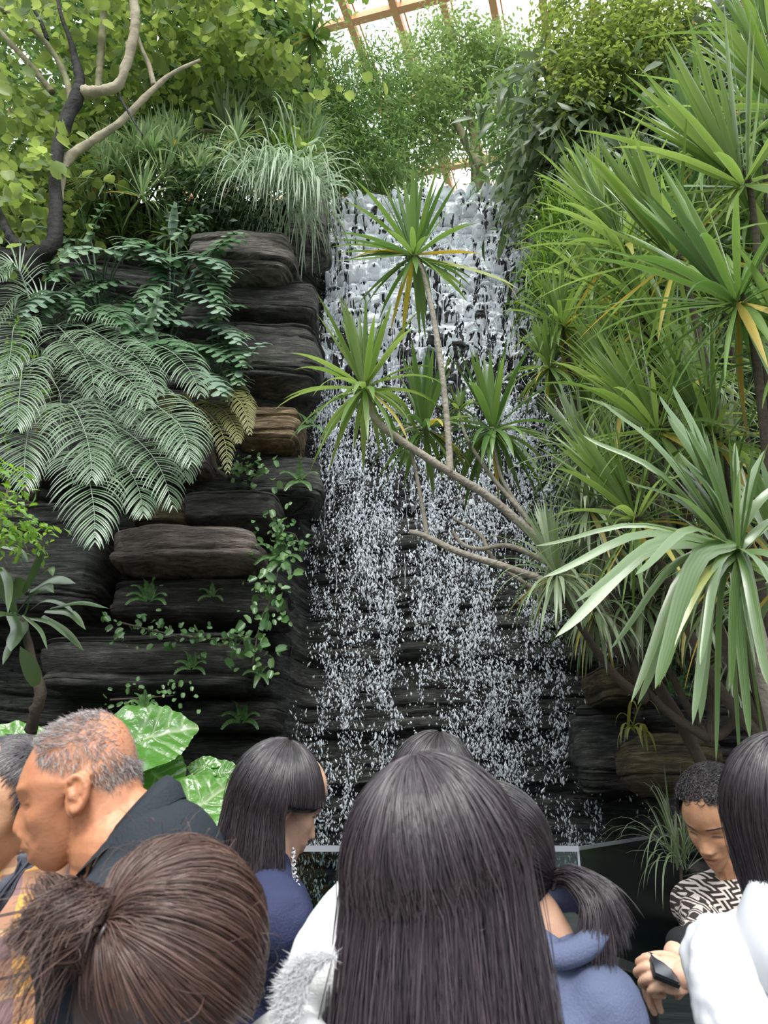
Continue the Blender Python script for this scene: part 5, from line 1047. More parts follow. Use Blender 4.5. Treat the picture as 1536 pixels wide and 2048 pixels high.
def torso(g, N, side, fwd, hip, sw=.19, ch=(.155, .11), arms=None, r_sh=.062, thick=1.0):
    """N neck base, hip centre; arms: [(elbow, wrist, r0, r1, r2) or None, ...] for -side, +side"""
    N = np.array(N); hip = np.array(hip); up = nrm(N - hip); L = np.linalg.norm(N - hip)
    Mx = np.stack([side, fwd, up], 1)
    for f, a, b in ((.80, sw * .86, ch[1]), (.62, sw * .88, ch[1] * 1.05), (.42, sw * .80, ch[1] * .98), (.2, sw * .82, ch[1] * 1.0), (.02, sw * .92, ch[1] * 1.1)):
        ellipsoid(g, hip + up * L * f, (a * thick, b * thick, L * .22), Mx, 16)
    limb(g, [N - up * .085 - side * sw, N - up * .035, N - up * .085 + side * sw], [r_sh, .066, r_sh])
    limb(g, [N - up * .06, N + up * .005], [.07, .058])
    for sg, A in zip((-1, 1), arms or ()):
        if A is None: continue
        e, w_, r0, r1, r2 = A; limb(g, [N - up * .09 + side * sw * sg, np.array(e)], [r0, r1]); limb(g, [np.array(e), np.array(w_)], [r1, r2])
def core(g, N, hip):
    limb(g, [np.array(N), np.array(N) * .8 + np.array(hip) * .2 , np.array(hip)], [.048, .042, .05])
def face_detail(V, T, c, M, s=1.0, lash=True):
    """eyebrow hairs, closed lash lines and painted shade of lid folds, nostrils and mouth, laid on the finished skin"""
    q = (V - c) @ M / s; f = q[:, 1] > .04; Q = q[f]
    def on(x, z, lift=.0006):
        d2 = (Q[:, 0][None] - x[:, None]) ** 2 + (Q[:, 2][None] - z[:, None]) ** 2; w = np.exp(-d2 / (2 * .0022 ** 2)); y = (w * Q[:, 1][None]).sum(1) / (w.sum(1) + 1e-9)
        return (np.stack([x, y + lift, z], -1) * s) @ M.T + c
    R = rng(9)
    for sg in (-1, 1):
        g = Geo(); n = 90; x = sg * R.uniform(.014, .050, n); z = .0275 - 5 * (np.abs(x) - .030) ** 2 + R.normal(0, .0010, n); C = np.stack([on(x + sg * t * .006, z + t * .002, .0008 + .0004 * t) for t in (0, .5, 1)], 1); strands(g, C, .00035 * np.ones((n, 1)) * np.array([[1, .8, .4]]), R.random(n) * .3); g.build('eyebrow', H_blk, T)
        g = Geo(); t = np.linspace(-1, 1, 12); x = sg * (.0315 + .0135 * t); z = .0035 + .0022 * (1 - t ** 2) - .0015 * t - .004; tube(g, on(x, z, .0003), [.0004, .0012, .0011, .0005], 6, n=24); g.build('eyelash', H_blk, T)
        g = Geo(); z2 = z + .0075; tube(g, on(x * .98, z2, -.0006), [.0003, .0010, .0004], 6, n=20); g.build('eyelid_shade', S_shade, T)
        g = Geo(); p = on(np.array([sg * .0085]), np.array([-.0425]), -.001)[0]; ellipsoid(g, p, (.0035, .003, .002), M, 8); g.build('nostril_shade', S_shade, T)
    g = Geo(); x = np.linspace(-.021, .021, 14); z = -.0635 + .0012 * np.cos(x / .021 * pi * 2) ; tube(g, on(x, z, -.0002), [.0003, .0010, .0012, .0010, .0003], 6, n=30); g.build('mouth_shade', S_shade, T)
def hand(g, wrist, M, curl=(40, 45, 30), spread=1.0, s=1.0, thumb=35, mirror=1):
    """open hand, local: y along the fingers, x across (thumb side = +x*mirror), z = back of the hand"""
    T = lambda p: np.array(wrist) + M @ (np.array(p) * s * np.array((mirror, 1, 1)))
    ellipsoid(g, T((0, .045, -.002)), (.038 * s, .050 * s, .014 * s), M, 12); limb(g, [T((0, -.03, 0)), T((0, .02, 0))], [.026 * s, .028 * s])
    for k, (x0, y0, L) in enumerate(((.028, .082, .074), (.010, .088, .082), (-.009, .084, .077), (-.026, .074, .060))):
        a = 0; p = np.array((x0, y0, 0.0)); pts = [p * .6, p]; dx = (x0) * 1.6 * spread
        for j, (f, c_) in enumerate(zip((.46, .30, .24), curl)):
            a += radians(c_ + 3 * k); p = p + L * f * np.array((dx * (1 - j * .3), cos(a), -sin(a))); pts.append(p)
        limb(g, [T(q) for q in pts], [.0095 * s, .0100 * s, .0088 * s, .0080 * s, .0068 * s], 10)
    a = radians(thumb); limb(g, [T((.022, .012, -.006)), T((.040, .038, -.016)), T((.040 + .03 * sin(a), .062, -.026)), T((.036 + .036 * sin(a), .088, -.034))], [.014 * s, .012 * s, .010 * s, .008 * s], 10)
def person(label, x, Y): return thing('person', label, 'person', (x, Y, 0))
def paint(V, F, T, mat, c, M, s=1.0, brows=True, name='body'):
    q = (V - c) @ M / s; ax = np.abs(q[:, 0]); f = q[:, 1] > .05
    lip = np.exp(-(q[:, 0] / .022) ** 4 - ((q[:, 2] + .0635) / .0065) ** 4) * f * .55
    brow = np.exp(-((ax - .032) / .015) ** 4 - ((q[:, 2] - .028 + 6 * (ax - .032) ** 2) / .0036) ** 2) * f * .85 + np.exp(-((ax - .031) / .013) ** 4 - ((q[:, 2] - .000 + 3 * (ax - .031) ** 2) / .0026) ** 2) * f * 1.0
    return mk(name, V, F, mat, T, attrs={'lip': lip, 'brow': np.clip(brow, 0, 1) if brows else lip * 0})
cloth = lambda nm, c, **k: simple(nm, c, .8, bump=.25, bscale=220, var=.12, vscale=6, spec=.25, **k)
Zv = np.array((0, 0, 1.))
PX = lambda x, y, Y: P(x, y, Y)

# ---- old man in profile ------------------------------------------------
Y0 = 1.22; s_ = pxm(1571, Y0) / 3.657
raw = [(700,172),(560,190),(440,235),(340,300),(262,400),(215,500),(186,600),(170,700),(168,745),(190,790),(212,826),(196,880),(184,940),(178,990),(192,1020),(232,1036),(262,1044),(250,1080),(246,1112),(262,1130),(312,1142),(306,1170),(308,1200),(345,1216),(372,1228),(400,1252),(450,1270),(520,1266),(570,1225),(640,1130),(740,1010),(850,900),(930,800),(968,700),(978,590),(952,450),(900,330),(820,235)]
prof = [((590 - a) * s_, (700 - b) * s_) for a, b in raw]
T = person('older man in profile facing left with cropped grey hair and a dark polo shirt', P(230, 1600, Y0)[0], Y0 + .05)
cB = P(590 / 3.657, 1380 + 700 / 3.657, Y0); MB = rot(109, 0, 0)
g = Geo(); head_geo(g, cB, MB, prof, 1.0, .073, 1, ears=False, tilt=22)
pt = lambda a, b, Y=Y0: P(a / 3.657, 1380 + b / 3.657, Y)
limb(g, [pt(760, 800), pt(800, 960), pt(870, 1130)], [.058, .060, .070]); limb(g, [pt(620, 1000), pt(740, 1150), pt(800, 1300)], [.035, .045, .055]); limb(g, [pt(860, 860), pt(960, 960), pt(1000, 1150)], [.040, .048, .06])
NB = pt(1040, 1260); core(g, NB, NB + (.10, .0, -.52))
# ear near the camera, traced
eo = [(500, 690), (520, 645), (560, 628), (605, 650), (628, 710), (622, 780), (598, 830), (570, 870), (540, 892), (528, 860)]
tube(g, [pt(a, b, Y0 - .079 + .0 * a) for a, b in eo], [.0035, .0042, .0045, .0045, .006, .004], 8, n=40)
ellipsoid(g, pt(568, 760, Y0 - .072), (.0175, .006, .034), rot(0, 0, 8), 14); limb(g, [pt(590, 690, Y0 - .079), pt(575, 740, Y0 - .080), pt(560, 800, Y0 - .079)], [.003, .0035, .003], 6); limb(g, [pt(515, 740, Y0 - .076), pt(522, 780, Y0 - .078)], [.005, .005], 6)
V, F, N = union(g, .0028, 1)
q = np.stack([(V[:, 0] - cB[0]) / s_ + 590, 700 - (V[:, 2] - cB[2]) / s_], -1)
lip = np.exp(-((q[:, 0] - 275) / 45) ** 4 - ((q[:, 1] - 1150) / 62) ** 4) * .5
near = np.clip((Y0 - V[:, 1]) / .03, 0, 1)
crease = sum(np.exp(-((q[:, 1] - (b + (q[:, 0] - a) * k)) / 5) ** 2 - ((q[:, 0] - a) / l) ** 4) for a, b, k, l in ((275, 812, -.35, 60), (290, 835, -.1, 60), (280, 860, .15, 50), (350, 1090, 1.3, 30), (820, 870, -1.1, 60), (900, 900, -1.1, 70), (950, 960, -1.1, 60), (720, 950, -1.4, 40)))
eye = np.exp(-((q[:, 0] - 232) / 26) ** 4 - ((q[:, 1] - 826) / 6) ** 2) * .8 + np.exp(-((q[:, 0] - 215) / 36) ** 4 - ((q[:, 1] - 762) / 14) ** 2) * .45
V = V - N * (.0016 * crease * near)[:, None]
mk('body', V, F, S_tan, T, attrs={'lip': lip, 'brow': np.clip(eye, 0, .9)})
g = Geo()      # cropped hair, thin on the crown
R = rng(61); n = 7000; d = nrm(R.normal(size=(n * 3, 3))); pr_ = np.array(prof); pha = np.arctan2(pr_[:, 1], pr_[:, 0]); o_ = np.argsort(pha)
f_ = d[:, 1]; z_ = d[:, 2]; fi = np.arctan2(z_, f_); rr_ = np.interp(fi, pha[o_], np.linalg.norm(pr_, axis=1)[o_], period=2 * pi); sa_ = d[:, 0]
a_ = np.arcsin(sa_); p0 = np.stack([.0735 * np.sin(a_) * 1.0, rr_ * np.cos(fi) * np.cos(a_) ** .72, rr_ * np.sin(fi) * np.cos(a_) ** .80], -1)
cx = 590 - p0[:, 1] / s_; cy = 700 - p0[:, 2] / s_
ok = (cy < 560 + (cx - 300) * .35) & (cy < 760) & (cx > 262 + (cy - 300).clip(0) * .14) & (R.random(len(cx)) < np.clip(np.hypot(cx - 800, (cy - 280)) / 190, .25, 1)) & ~((cx < 480) & (cy > 640))
p0 = p0[ok][:n]; d = d[ok][:n]; n = len(p0); t = np.linspace(0, 1, 5)[None, :, None]
dirv = nrm(d * .30 + np.array((0, -.15, -.55)) + (np.array((0, .8, .25)) * (d[:, 2:3] > .45)) + R.normal(0, .22, (n, 3)))
C = p0[:, None] * 1.004 + dirv[:, None] * t * .012 * R.uniform(.5, 1.2, (n, 1, 1)); strands(g, C @ MB.T + cB, .0004 * np.ones((n, 1)) * np.array([[1, 1, .9, .7, .4]]), R.random(n) ** 1.2)
g.build('hair', H_gry, T)
m_polo = cloth('dark_polo', (.022, .028, .036)); g = Geo()
torso(g, NB + (.01, 0, .0), np.array((.15, 1, 0)) / 1.011, np.array((-1, .15, 0)) / 1.011, NB + (.10, 0, -.62), sw=.175, ch=(.15, .095), arms=[(NB + (.06, -.22, -.33), NB + (-.08, -.18, -.50), .058, .052, .036), (NB + (.06, .25, -.33), NB + (-.05, .2, -.50), .058, .052, .036)])
limb(g, [pt(1080, 1180), pt(1110, 1230), pt(1150, 1320)], [.035, .06, .1]); V, F, N = union(g, .008, 3, (.005, 7, (1, 1, 1))); mk('polo_shirt', V, F, m_polo, T)
g = Geo(); th = np.linspace(0, 2 * pi, 40)[:-1]; ring = lambda cen, rx, ry, tl: np.stack([cen[0] + rx * np.cos(th), cen[1] + ry * np.sin(th), cen[2] + tl * np.cos(th)], -1)
r0 = ring(pt(850, 1120), .066, .066, .082); r1 = ring(pt(860, 1095), .066, .065, .092); r2 = ring(pt(890, 1160), .088, .082, .072); r3 = ring(pt(855, 1160), .060, .060, .078)
g.add(np.concatenate([r3, r0, r1, r1 * .5 + r2 * .5 + (0.004, 0, .006), r2]), gridF(5, 39, True)); g.build('collar', m_polo, T)
lower_body(T, NB[0] + .1, Y0 + .02, .88, (.03, .03, .035), 80)

# ---- man half out of frame at the left -------------------------------
Y1 = 1.45; cA = P(20, 1622, Y1); MA = rot(146, 8, 0)
T = person('man cut off by the left edge, black hair, orange and blue plaid shirt', cA[0], Y1 + .02)
NA = cA + (.02, .05, -.17); g = Geo(); head_geo(g, cA, MA, PROF, 1.02, .078, .6, ears=False); limb(g, [cA + (0, .02, -.05), NA], [.058, .062])
fw = MA @ np.array((0, 1, 0)); fw[2] = 0; fw = nrm(fw); sd_ = nrm(np.cross(fw, Zv)); core(g, NA, NA + (0, 0, -.52)); V, F, N = union(g, .003, 1); paint(V, F, T, S_mid, cA, MA, 1.02, brows=False); face_detail(V, T, cA, MA, 1.02)
g = Geo(); cap(g, cA + MA @ np.array((0, -.012, .018)), (.080, .096, .110), 80, tuple(MA @ np.array((0, -.35, 1.)))); crop_hair(g, cA + MA @ np.array((0, -.008, .016)), (.087, .103, .117), 9000, .035, 71, MA, .0, .045, .0007, (.6, .2, -.7), .12); g.build('hair', H_blk, T)
m, t = newmat('plaid'); b = t.nodes.new('ShaderNodeBsdfPrincipled'); o = t.nodes.new('ShaderNodeOutputMaterial'); lk(t, b.outputs[0], o.inputs[0]); b.inputs['Roughness'].default_value = .85
tc = t.nodes.new('ShaderNodeTexCoord'); mp = t.nodes.new('ShaderNodeMapping'); mp.inputs['Rotation'].default_value = (0, .18, 0); lk(t, tc.outputs['Object'], mp.inputs[0]); sxx = t.nodes.new('ShaderNodeSeparateXYZ'); lk(t, mp.outputs[0], sxx.inputs[0])
def stripe(out, freq, duty, off=0):
    a = t.nodes.new('ShaderNodeMath'); a.operation = 'MULTIPLY_ADD'; a.inputs[1].default_value = freq; a.inputs[2].default_value = off + 50; lk(t, out, a.inputs[0]); f = t.nodes.new('ShaderNodeMath'); f.operation = 'FRACT'; lk(t, a.outputs[0], f.inputs[0])
    c = t.nodes.new('ShaderNodeMath'); c.operation = 'LESS_THAN'; c.inputs[1].default_value = duty; lk(t, f.outputs[0], c.inputs[0]); return c.outputs[0]
def mixc(fac, c1, c2):
    x = t.nodes.new('ShaderNodeMixRGB'); lk(t, fac, x.inputs[0])
    for i_, c in ((1, c1), (2, c2)):
        if isinstance(c, tuple): x.inputs[i_].default_value = (*c, 1)
        else: lk(t, c, x.inputs[i_])
    return x.outputs[0]
def mul(a, k):
    x = t.nodes.new('ShaderNodeMath'); x.operation = 'MULTIPLY'; x.inputs[1].default_value = k; lk(t, a, x.inputs[0]); return x.outputs[0]
cc = mixc(mul(stripe(sxx.outputs['X'], 11, .38), .6), (.86, .42, .10), (.16, .11, .18)); cc = mixc(mul(stripe(sxx.outputs['Z'], 11, .38), .6), cc, (.12, .09, .16))  # orange brightened so the base colour carries sunlight on the shirt
cc = mixc(mul(stripe(sxx.outputs['X'], 11, .06, .3), .9), cc, (.06, .05, .05)); cc = mixc(mul(stripe(sxx.outputs['Z'], 11, .05, .3), .9), cc, (.06, .05, .05)); cc = mixc(mul(stripe(sxx.outputs['Z'], 11, .10, .6), .5), cc, (.8, .55, .3))
lk(t, cc, b.inputs['Base Color']); M_plaid = m
SA = P(75, 1700, Y1); g = Geo(); NA2 = NA + (0.0, .0, .07); limb(g, [NA2 + (0, 0, -.06), NA2 + (0, -.005, .015)], [.09, .072])
torso(g, NA2, np.array((1., .15, 0)), np.array((-.15, 1., 0)), NA2 + (0, 0, -.62), sw=.20, ch=(.15, .125), arms=[None, (NA2 + (.25, .03, -.33), NA2 + (.12, -.20, -.40), .066, .055, .040)])
V, F, N = union(g, .008, 3, (.006, 7, (1, 1, 1))); mk('shirt', V, F, M_plaid, T)
g = Geo(); c = spline([NA2 + (.10, .06, .035), P(80, 1690, Y1 - .10), P(45, 1735, Y1 - .13), P(0, 1790, Y1 - .14), P(-40, 1850, Y1 - .14)], 30); blade(g, c, .030, (.6, .1, .7), .0, lambda q: np.ones_like(q)); blade(g, c + (0, .004, 0), .030, (.6, .1, .7), .0, lambda q: np.ones_like(q))
tube(g, c + (.010, -.002, .010), [.0022] * 3, 5); tube(g, c - (.012, .002, .012), [.0022] * 3, 5); g.build('bag_strap', simple('strap', (.05, .055, .075), .6), T)
lower_body(T, NA[0], Y1 + .05, .88, (.05, .05, .06))

# ---- woman with the bun, near left -----------------------------------
Y2 = 1.0; cC = P(350, 1925, Y2)
T = person('woman seen from behind with reddish brown hair pinned in a messy bun', cC[0], Y2 + .02); MC = rot(-38, 10, 0)
NC = cC + (-.02, -.015, -.17); g = Geo(); head_geo(g, cC, MC, PROF, .98, .074); limb(g, [cC + (0, 0, -.05), NC], [.052, .056]); core(g, NC, NC + (0, 0, -.5)); V, F, N = union(g, .005, 1); paint(V, F, T, S_mid, cC, MC, .98)
g = Geo(); RC = np.array((.099, .100, .118)); bun = P(130, 1840, Y2 - .06); kn_ = cC + nrm(P(212, 1875, Y2 - .07) - cC) * .097
cap(g, cC + (0, -.004, .008), RC - .006, 112, (.1, -.3, 1.)); ellipsoid(g, cC + (-.01, -.02, -.02), (.094, .085, .10)); 
# strands drawn back over the skull into the knot
R = rng(81); n = 8500; d = nrm(R.normal(size=(n * 2, 3)) + np.array((.25, .1, .25))); kd = nrm(kn_ - cC); ok = (d[:, 2] > -.55) & ((d @ kd) < .93); d = d[ok][:n]; n = len(d)
t = np.linspace(0, 1, 16)[None, :, None]; dd = nrm(d[:, None] * (1 - t) + kd * t + .18 * np.sin(pi * t) * np.array((0, -.2, .5))); lay = .010 * R.random((n, 1, 1)) ** 2
wob = fbm(d * 4, 2)[:, None, None] * .012 * np.sin(pi * t); C = cC + np.array((0, -.004, .008)) + dd * (RC + lay + wob) ; C = C * (1 - t ** 6) + kn_ * t ** 6 + R.normal(0, .0012, (n, 1, 3)) * t
strands(g, C, .00052 * R.uniform(.6, 1.3, (n, 1)) * np.ones((n, 16)), np.clip(.5 * R.random(n) + .5 * fbm(d * 6, 3) + .35, 0, 1))
# fly-away hairs along the top
n = 110; d = nrm(R.normal(size=(n, 3)) + (0, 0, 1.2)); t = np.linspace(0, 1, 8)[None, :, None]; C = cC + d[:, None] * (RC + .002 + .022 * np.sin(pi * t)) + t * R.normal(0, .035, (n, 1, 3)); strands(g, C, .0003 * np.ones((n, 8)), R.random(n))
g.build('hair', H_bun, T)
g = Geo(); ax = nrm(bun - kn_); ellipsoid(g, bun, (.032, .030, .032)); n = 2600; u_ = nrm(np.cross(ax, (0, .3, 1))); v_ = np.cross(ax, u_); t = np.linspace(0, 1, 18)[None]
a0 = R.uniform(0, 2 * pi, (n, 1)); tw = R.uniform(1.2, 3.2, (n, 1)); rr_ = R.uniform(.020, .046, (n, 1)) * (1 - .25 * t); hh = (R.uniform(-.032, .032, (n, 1)) + .02 * np.sin(6 * t + a0)); an = a0 + tw * t
C = bun + rr_[..., None] * (np.cos(an)[..., None] * u_ + np.sin(an)[..., None] * v_) + hh[..., None] * ax; strands(g, C, .00045 * np.ones((n, 18)), np.clip(R.random(n) * .9, 0, 1))
n = 380; a0 = R.uniform(0, 2 * pi, (n, 1, 1)); t = np.linspace(0, 1, 14)[None, :, None]; out = np.cos(a0) * u_ + np.sin(a0) * v_    # loose ends bursting out and hanging
L = R.uniform(.02, .10, (n, 1, 1)); drop = nrm(np.array((-.35, -.1, -.8))); C = bun + out * (.024 + .022 * np.sin(pi * t * .6)) + ax * (.02 * R.normal(size=(n, 1, 1))) + (drop + .35 * R.normal(size=(n, 1, 3)) + .3 * out) * L * t ** 1.5; strands(g, C, .00032 * np.ones((n, 14)), R.random(n))
tube(g, kn_ + .022 * (np.cos(th)[:, None] * u_ + np.sin(th)[:, None] * v_), [.004] * 3, 6, n=40); g.build('hair_bun', H_bun, T)
g = Geo(); torso(g, NC + (0, .01, -.015), np.array((1., .1, 0)), np.array((-.1, 1., 0)), NC + (0, 0, -.60), sw=.19, ch=(.14, .115), arms=[(NC + (-.25, .03, -.32), NC + (-.12, .22, -.25), .06, .05, .036), (NC + (.25, .03, -.32), NC + (.12, .22, -.25), .06, .05, .036)])
V, F, N = union(g, .009, 3, (.006, 8, (1, 1, 1))); mk('jacket', V, F, cloth('navy_jacket', (.035, .038, .085)), T); lower_body(T, NC[0], Y2 + .02, .85)

# ---- fringe girl ------------------------------------------------------
Y3 = 1.82; cD = P(562, 1606, Y3); MD = rot(-68, 24, 0)
T = person('girl with straight black hair and a fringe, navy jacket, looking down to the right', cD[0], Y3 + .02)
ND = cD + (-.035, -.02, -.165); g = Geo(); head_geo(g, cD, MD, PROF, .97, .072); limb(g, [cD + (-.01, 0, -.05), ND], [.048, .052]); fw = nrm((MD @ np.array((0, 1, 0))) * (1, 1, 0)); sd_ = nrm(np.cross(fw, Zv)); core(g, ND, ND + (0, 0, -.5)); V, F, N = union(g, .003, 1); paint(V, F, T, S_pale, cD, MD, .97, brows=False); face_detail(V, T, cD, MD, .97)
g = Geo(); RD_ = (.098, .104, .122); cH = cD + (-.008, -.006, .012); pl = (.25, -.2, 1.)
cap(g, cH, RD_, 88, pl); fall_hair(g, cH, RD_, .29, 5600, 91, pl, (95, 292), -.05, .0007, 96, .010, back=.0); fall_hair(g, cH, RD_, .285, 2600, 92, pl, (150, 285), .25, .0007, 96, .016)
cap(g, cH, RD_, 96, pl, .26, (110, 280), -.05); fall_hair(g, cH, RD_, .006, 2200, 93, pl, (-72, 100), -.1, .0006, 82, .004, roots=.5)
g.build('hair', H_blk, T)
m_navy = cloth('navy_cloth', (.030, .036, .085)); g = Geo()
NDj = ND + (.0, 0, .03); torso(g, NDj, sd_, fw, NDj + (0.02, 0, -.60), sw=.175, ch=(.14, .115), arms=[(NDj + (.05, .24, -.30), NDj + (.22, .18, -.30), .058, .048, .036), (P(560, 1985, Y3 - .12), P(650, 1880, Y3 - .16), .060, .054, .042)])
V, F, N = union(g, .008, 3, (.007, 7, (1, 1, .8))); mk('jacket', V, F, m_navy, T)
g = Geo(); tube(g, [P(590, 1700, Y3 - .12), P(584, 1740, Y3 - .13), P(592, 1770, Y3 - .135), P(603, 1795, Y3 - .13)], [.0015] * 3, 5)
for k in range(11): a = k / 10; pz = P(586 + 12 * a ** 2, 1702 + 80 * a, Y3 - .135); tube(g, pz + .0045 * np.stack([np.cos(th) * (1 if k % 2 else .4), np.sin(th) * .2, np.sin(th) * 1.3], -1), [.001] * 3, 5, n=24)
g.build('chain', simple('steel_chain', (.6, .6, .6), .2, 1.0), T)
g = Geo(); pz = P(567, 1796, Y3 - .135)
for a in range(3): sph(g, pz + (.003 * (a - 1), 0, .004 * (a % 2)), .004, 6)
g.build('badge', simple('badge', (.8, .8, .8), .3), T)['label'] = 'tiny white chest emblem'
g = Geo(); sh_ = P(494, 1725, Y3 - .08); ellipsoid(g, sh_, (.028, .03, .045)); g.build('shirt_collar', cloth('mauve_shirt', (.42, .36, .45)), T)['label'] = 'pale mauve shirt collar'
lower_body(T, ND[0], Y3 + .03, .85)

# ---- long haired woman in the middle ---------------------------------
Y4 = 1.06; cE = P(866, 1716, Y4)
T = person('woman seen from behind with very long loose dark hair over a white fleece jacket', cE[0], Y4 + .02); ME = rot(-4, 6, 0)
NE = cE + (0, -.02, -.17); g = Geo(); head_geo(g, cE, ME, PROF, .98, .074); limb(g, [cE + (0, 0, -.05), NE], [.052, .056]); core(g, NE, NE + (0, .01, -.5)); V, F, N = union(g, .006, 1); paint(V, F, T, S_mid, cE, ME, .98)
g = Geo(); RE = (.098, .100, .120); pE = (-.22, -.25, 1.)
cap(g, cE, RE, 100, pE, .40, (150, 390), .30, -.02); fall_hair(g, cE, RE, .46, 9000, 101, pE, (0, 360), .30, .00062, 98, .010, back=-.02, npt=22); fall_hair(g, cE, RE, .46, 6500, 102, pE, (175, 365), .25, .00070, 98, .022, back=-.03, npt=22, clump=46, lift=.016)
R = rng(103); n = 160; d = nrm(R.normal(size=(n, 3)) + (0, 0, .6)); t = np.linspace(0, 1, 8)[None, :, None]; C = cE + d[:, None] * (np.array(RE) + .003 + .014 * np.sin(pi * t)) + t * (R.normal(0, .03, (n, 1, 3)) + (0, 0, -.03)); strands(g, C, .00028 * np.ones((n, 8)), R.random(n))
g.build('hair', H_brn, T)
M_fleece = simple('white_fleece', (.86, .86, .86), .95, bump=.25, bscale=260, sheen=.3); g = Geo(); NE2 = NE + (0, .03, -.055)
torso(g, NE2, np.array((1., 0, 0)), np.array((0, 1., 0)), NE2 + (0, 0, -.62), sw=.185, ch=(.15, .13), r_sh=.058, arms=[(P(575, 2150, Y4 - .02), NE2 + (-.20, .20, -.32), .078, .062, .045), (NE2 + (.25, .06, -.32), NE2 + (.20, .22, -.30), .068, .058, .045)])
limb(g, [P(715, 1775, Y4 + .06), P(685, 1840, Y4 + .05), P(660, 1930, Y4 + .04)], [.022, .035, .05]); V, F, N = union(g, .008, 3, (.006, 7, (1, 1, .6))); mk('fleece_jacket', V, F, M_fleece, T)
g = Geo(); R = rng(104); cpath = spline([P(625, 1912, Y4 - .06), P(592, 1930, Y4 - .06), P(568, 1975, Y4 - .06), P(555, 2040, Y4 - .06), P(552, 2110, Y4 - .06)], 60); i = R.integers(0, 60, 5200); b0 = cpath[i]; dv = nrm(R.normal(0, .5, (5200, 3)) + (-.8, -.3, .15)); t = np.linspace(0, 1, 5)[None, :, None]
b0 = b0 + (np.array((.030, .0, 0)) * R.random((5200, 1))); C = b0[:, None] + dv[:, None] * t * .017 * R.uniform(.6, 1.1, (5200, 1, 1)) + t ** 2 * R.normal(0, .002, (5200, 1, 3)); strands(g, C, .0004 * np.ones((5200, 1)) * np.array([[1, 1, .8, .6, .3]]), R.random(5200))
g.build('fur_trim', simple('white_fur', (.86, .86, .88), .9, sheen=.3), T)['label'] = 'fluffy white trim'
lower_body(T, NE[0], Y4 + .03, .85)

# ---- head just beyond her --------------------------------------------
Y5 = 2.1; cF = P(868, 1572, Y5)
T = person('person seen from behind, only the dark parted crown shows over the long haired woman', cF[0], Y5 + .02); MF = rot(0, 12, 0); NF = cF + (0, -.01, -.17); g = Geo(); head_geo(g, cF, MF, PROF, .98, .074); limb(g, [cF + (0, 0, -.05), NF], [.052, .056]); core(g, NF, NF + (0, .01, -.5)); V, F, N = union(g, .006, 1); paint(V, F, T, S_mid, cF, MF, .98)
g = Geo(); cap(g, cF, (.110, .105, .134), 104, (.15, -.2, 1)); fall_hair(g, cF, (.110, .105, .134), .16, 4200, 111, (.15, -.25, 1.), (120, 420), .1, .0008, 100, .010); g.build('hair', H_blk, T)
g = Geo(); torso(g, NF, np.array((1., 0, 0)), np.array((0, 1., 0)), NF + (0, 0, -.62), sw=.19, ch=(.14, .12), arms=[(NF + (-.24, .03, -.30), NF + (-.12, .22, -.25), .06, .05, .036), (NF + (.24, .03, -.30), NF + (.12, .22, -.25), .06, .05, .036)]); V, F, N = union(g, .010, 3, (.006, 7, (1, 1, 1))); mk('jacket', V, F, cloth('black_jacket', (.02, .02, .024)), T); lower_body(T, NF[0], Y5 + .02, .85)

# ---- ponytail person bending forward ---------------------------------
Y6 = 1.50; cG = P(985, 1700, Y6); MG = rot(20, 35, 0)
T = person('person bending forward with a swinging dark ponytail and a grey-blue hooded top', cG[0] + .12, Y6 + .02)
NG = P(1100, 1880, Y6 + .0); g = Geo(); head_geo(g, cG, MG, PROF, .98, .074); limb(g, [cG + (0.03, 0, -.03), NG], [.046, .044]); hipG = np.array((NG[0] + .12, Y6 + .02, .88)); core(g, NG + (.01, 0, -.03), hipG + (-.06, 0, 0)); V, F, N = union(g, .006, 1); paint(V, F, T, S_pale, cG, MG, .98)
g = Geo(); RG_ = np.array((.108, .108, .118)); tie = P(1108, 1757, Y6 - .02); R = rng(121); kd = nrm(tie - cG); cap(g, cG, RG_ - .004, 118, tuple(nrm(kd * .6 + (0, 0, 1))))
n = 4200; d = nrm(R.normal(size=(n * 2, 3))); ok = (d @ np.array((-.7, .2, -.7))) < .45; d = d[ok][:n]; n = len(d); t = np.linspace(0, 1, 14)[None, :, None]; dd = nrm(d[:, None] * (1 - t) + kd * t + 1e-3); C = cG + dd * (RG_ + .004 * R.random((n, 1, 1))); C = C * (1 - t ** 5) + (tie + R.normal(0, .003, (n, 1, 3))) * t ** 5; strands(g, C, .0007 * np.ones((n, 14)), R.random(n) * .6)
g.build('hair', H_blk, T)
g = Geo(); n = 2600; cp = spline([P(1100, 1757, Y6 - .02), P(1150, 1750, Y6 - .06), P(1200, 1778, Y6 - .08), P(1222, 1808, Y6 - .09), P(1236, 1842, Y6 - .09)], 16); sp_ = R.normal(0, 1, (n, 1, 3)) * np.array((.010, .010, .010)); low = R.random((n, 1, 1)) ** 1.6; t = np.linspace(0, 1, 16)[None, :, None]
C = cp[None] + sp_ * (.35 + .9 * t) + low * t ** 1.6 * np.array((-.055, 0, -.075)) ; strands(g, C, .0006 * np.ones((n, 1)) * np.interp(np.linspace(0, 1, 16), [0, .9, 1], [1, 1, .3])[None], R.random(n)); tube(g, tie + .016 * np.stack([np.cos(th) * .35, np.sin(th), np.cos(th) * .9], -1), [.006] * 3, 8, n=40); g.build('ponytail', H_brn, T)
m_blue = cloth('grey_blue_cotton', (.105, .125, .21)); g = Geo()
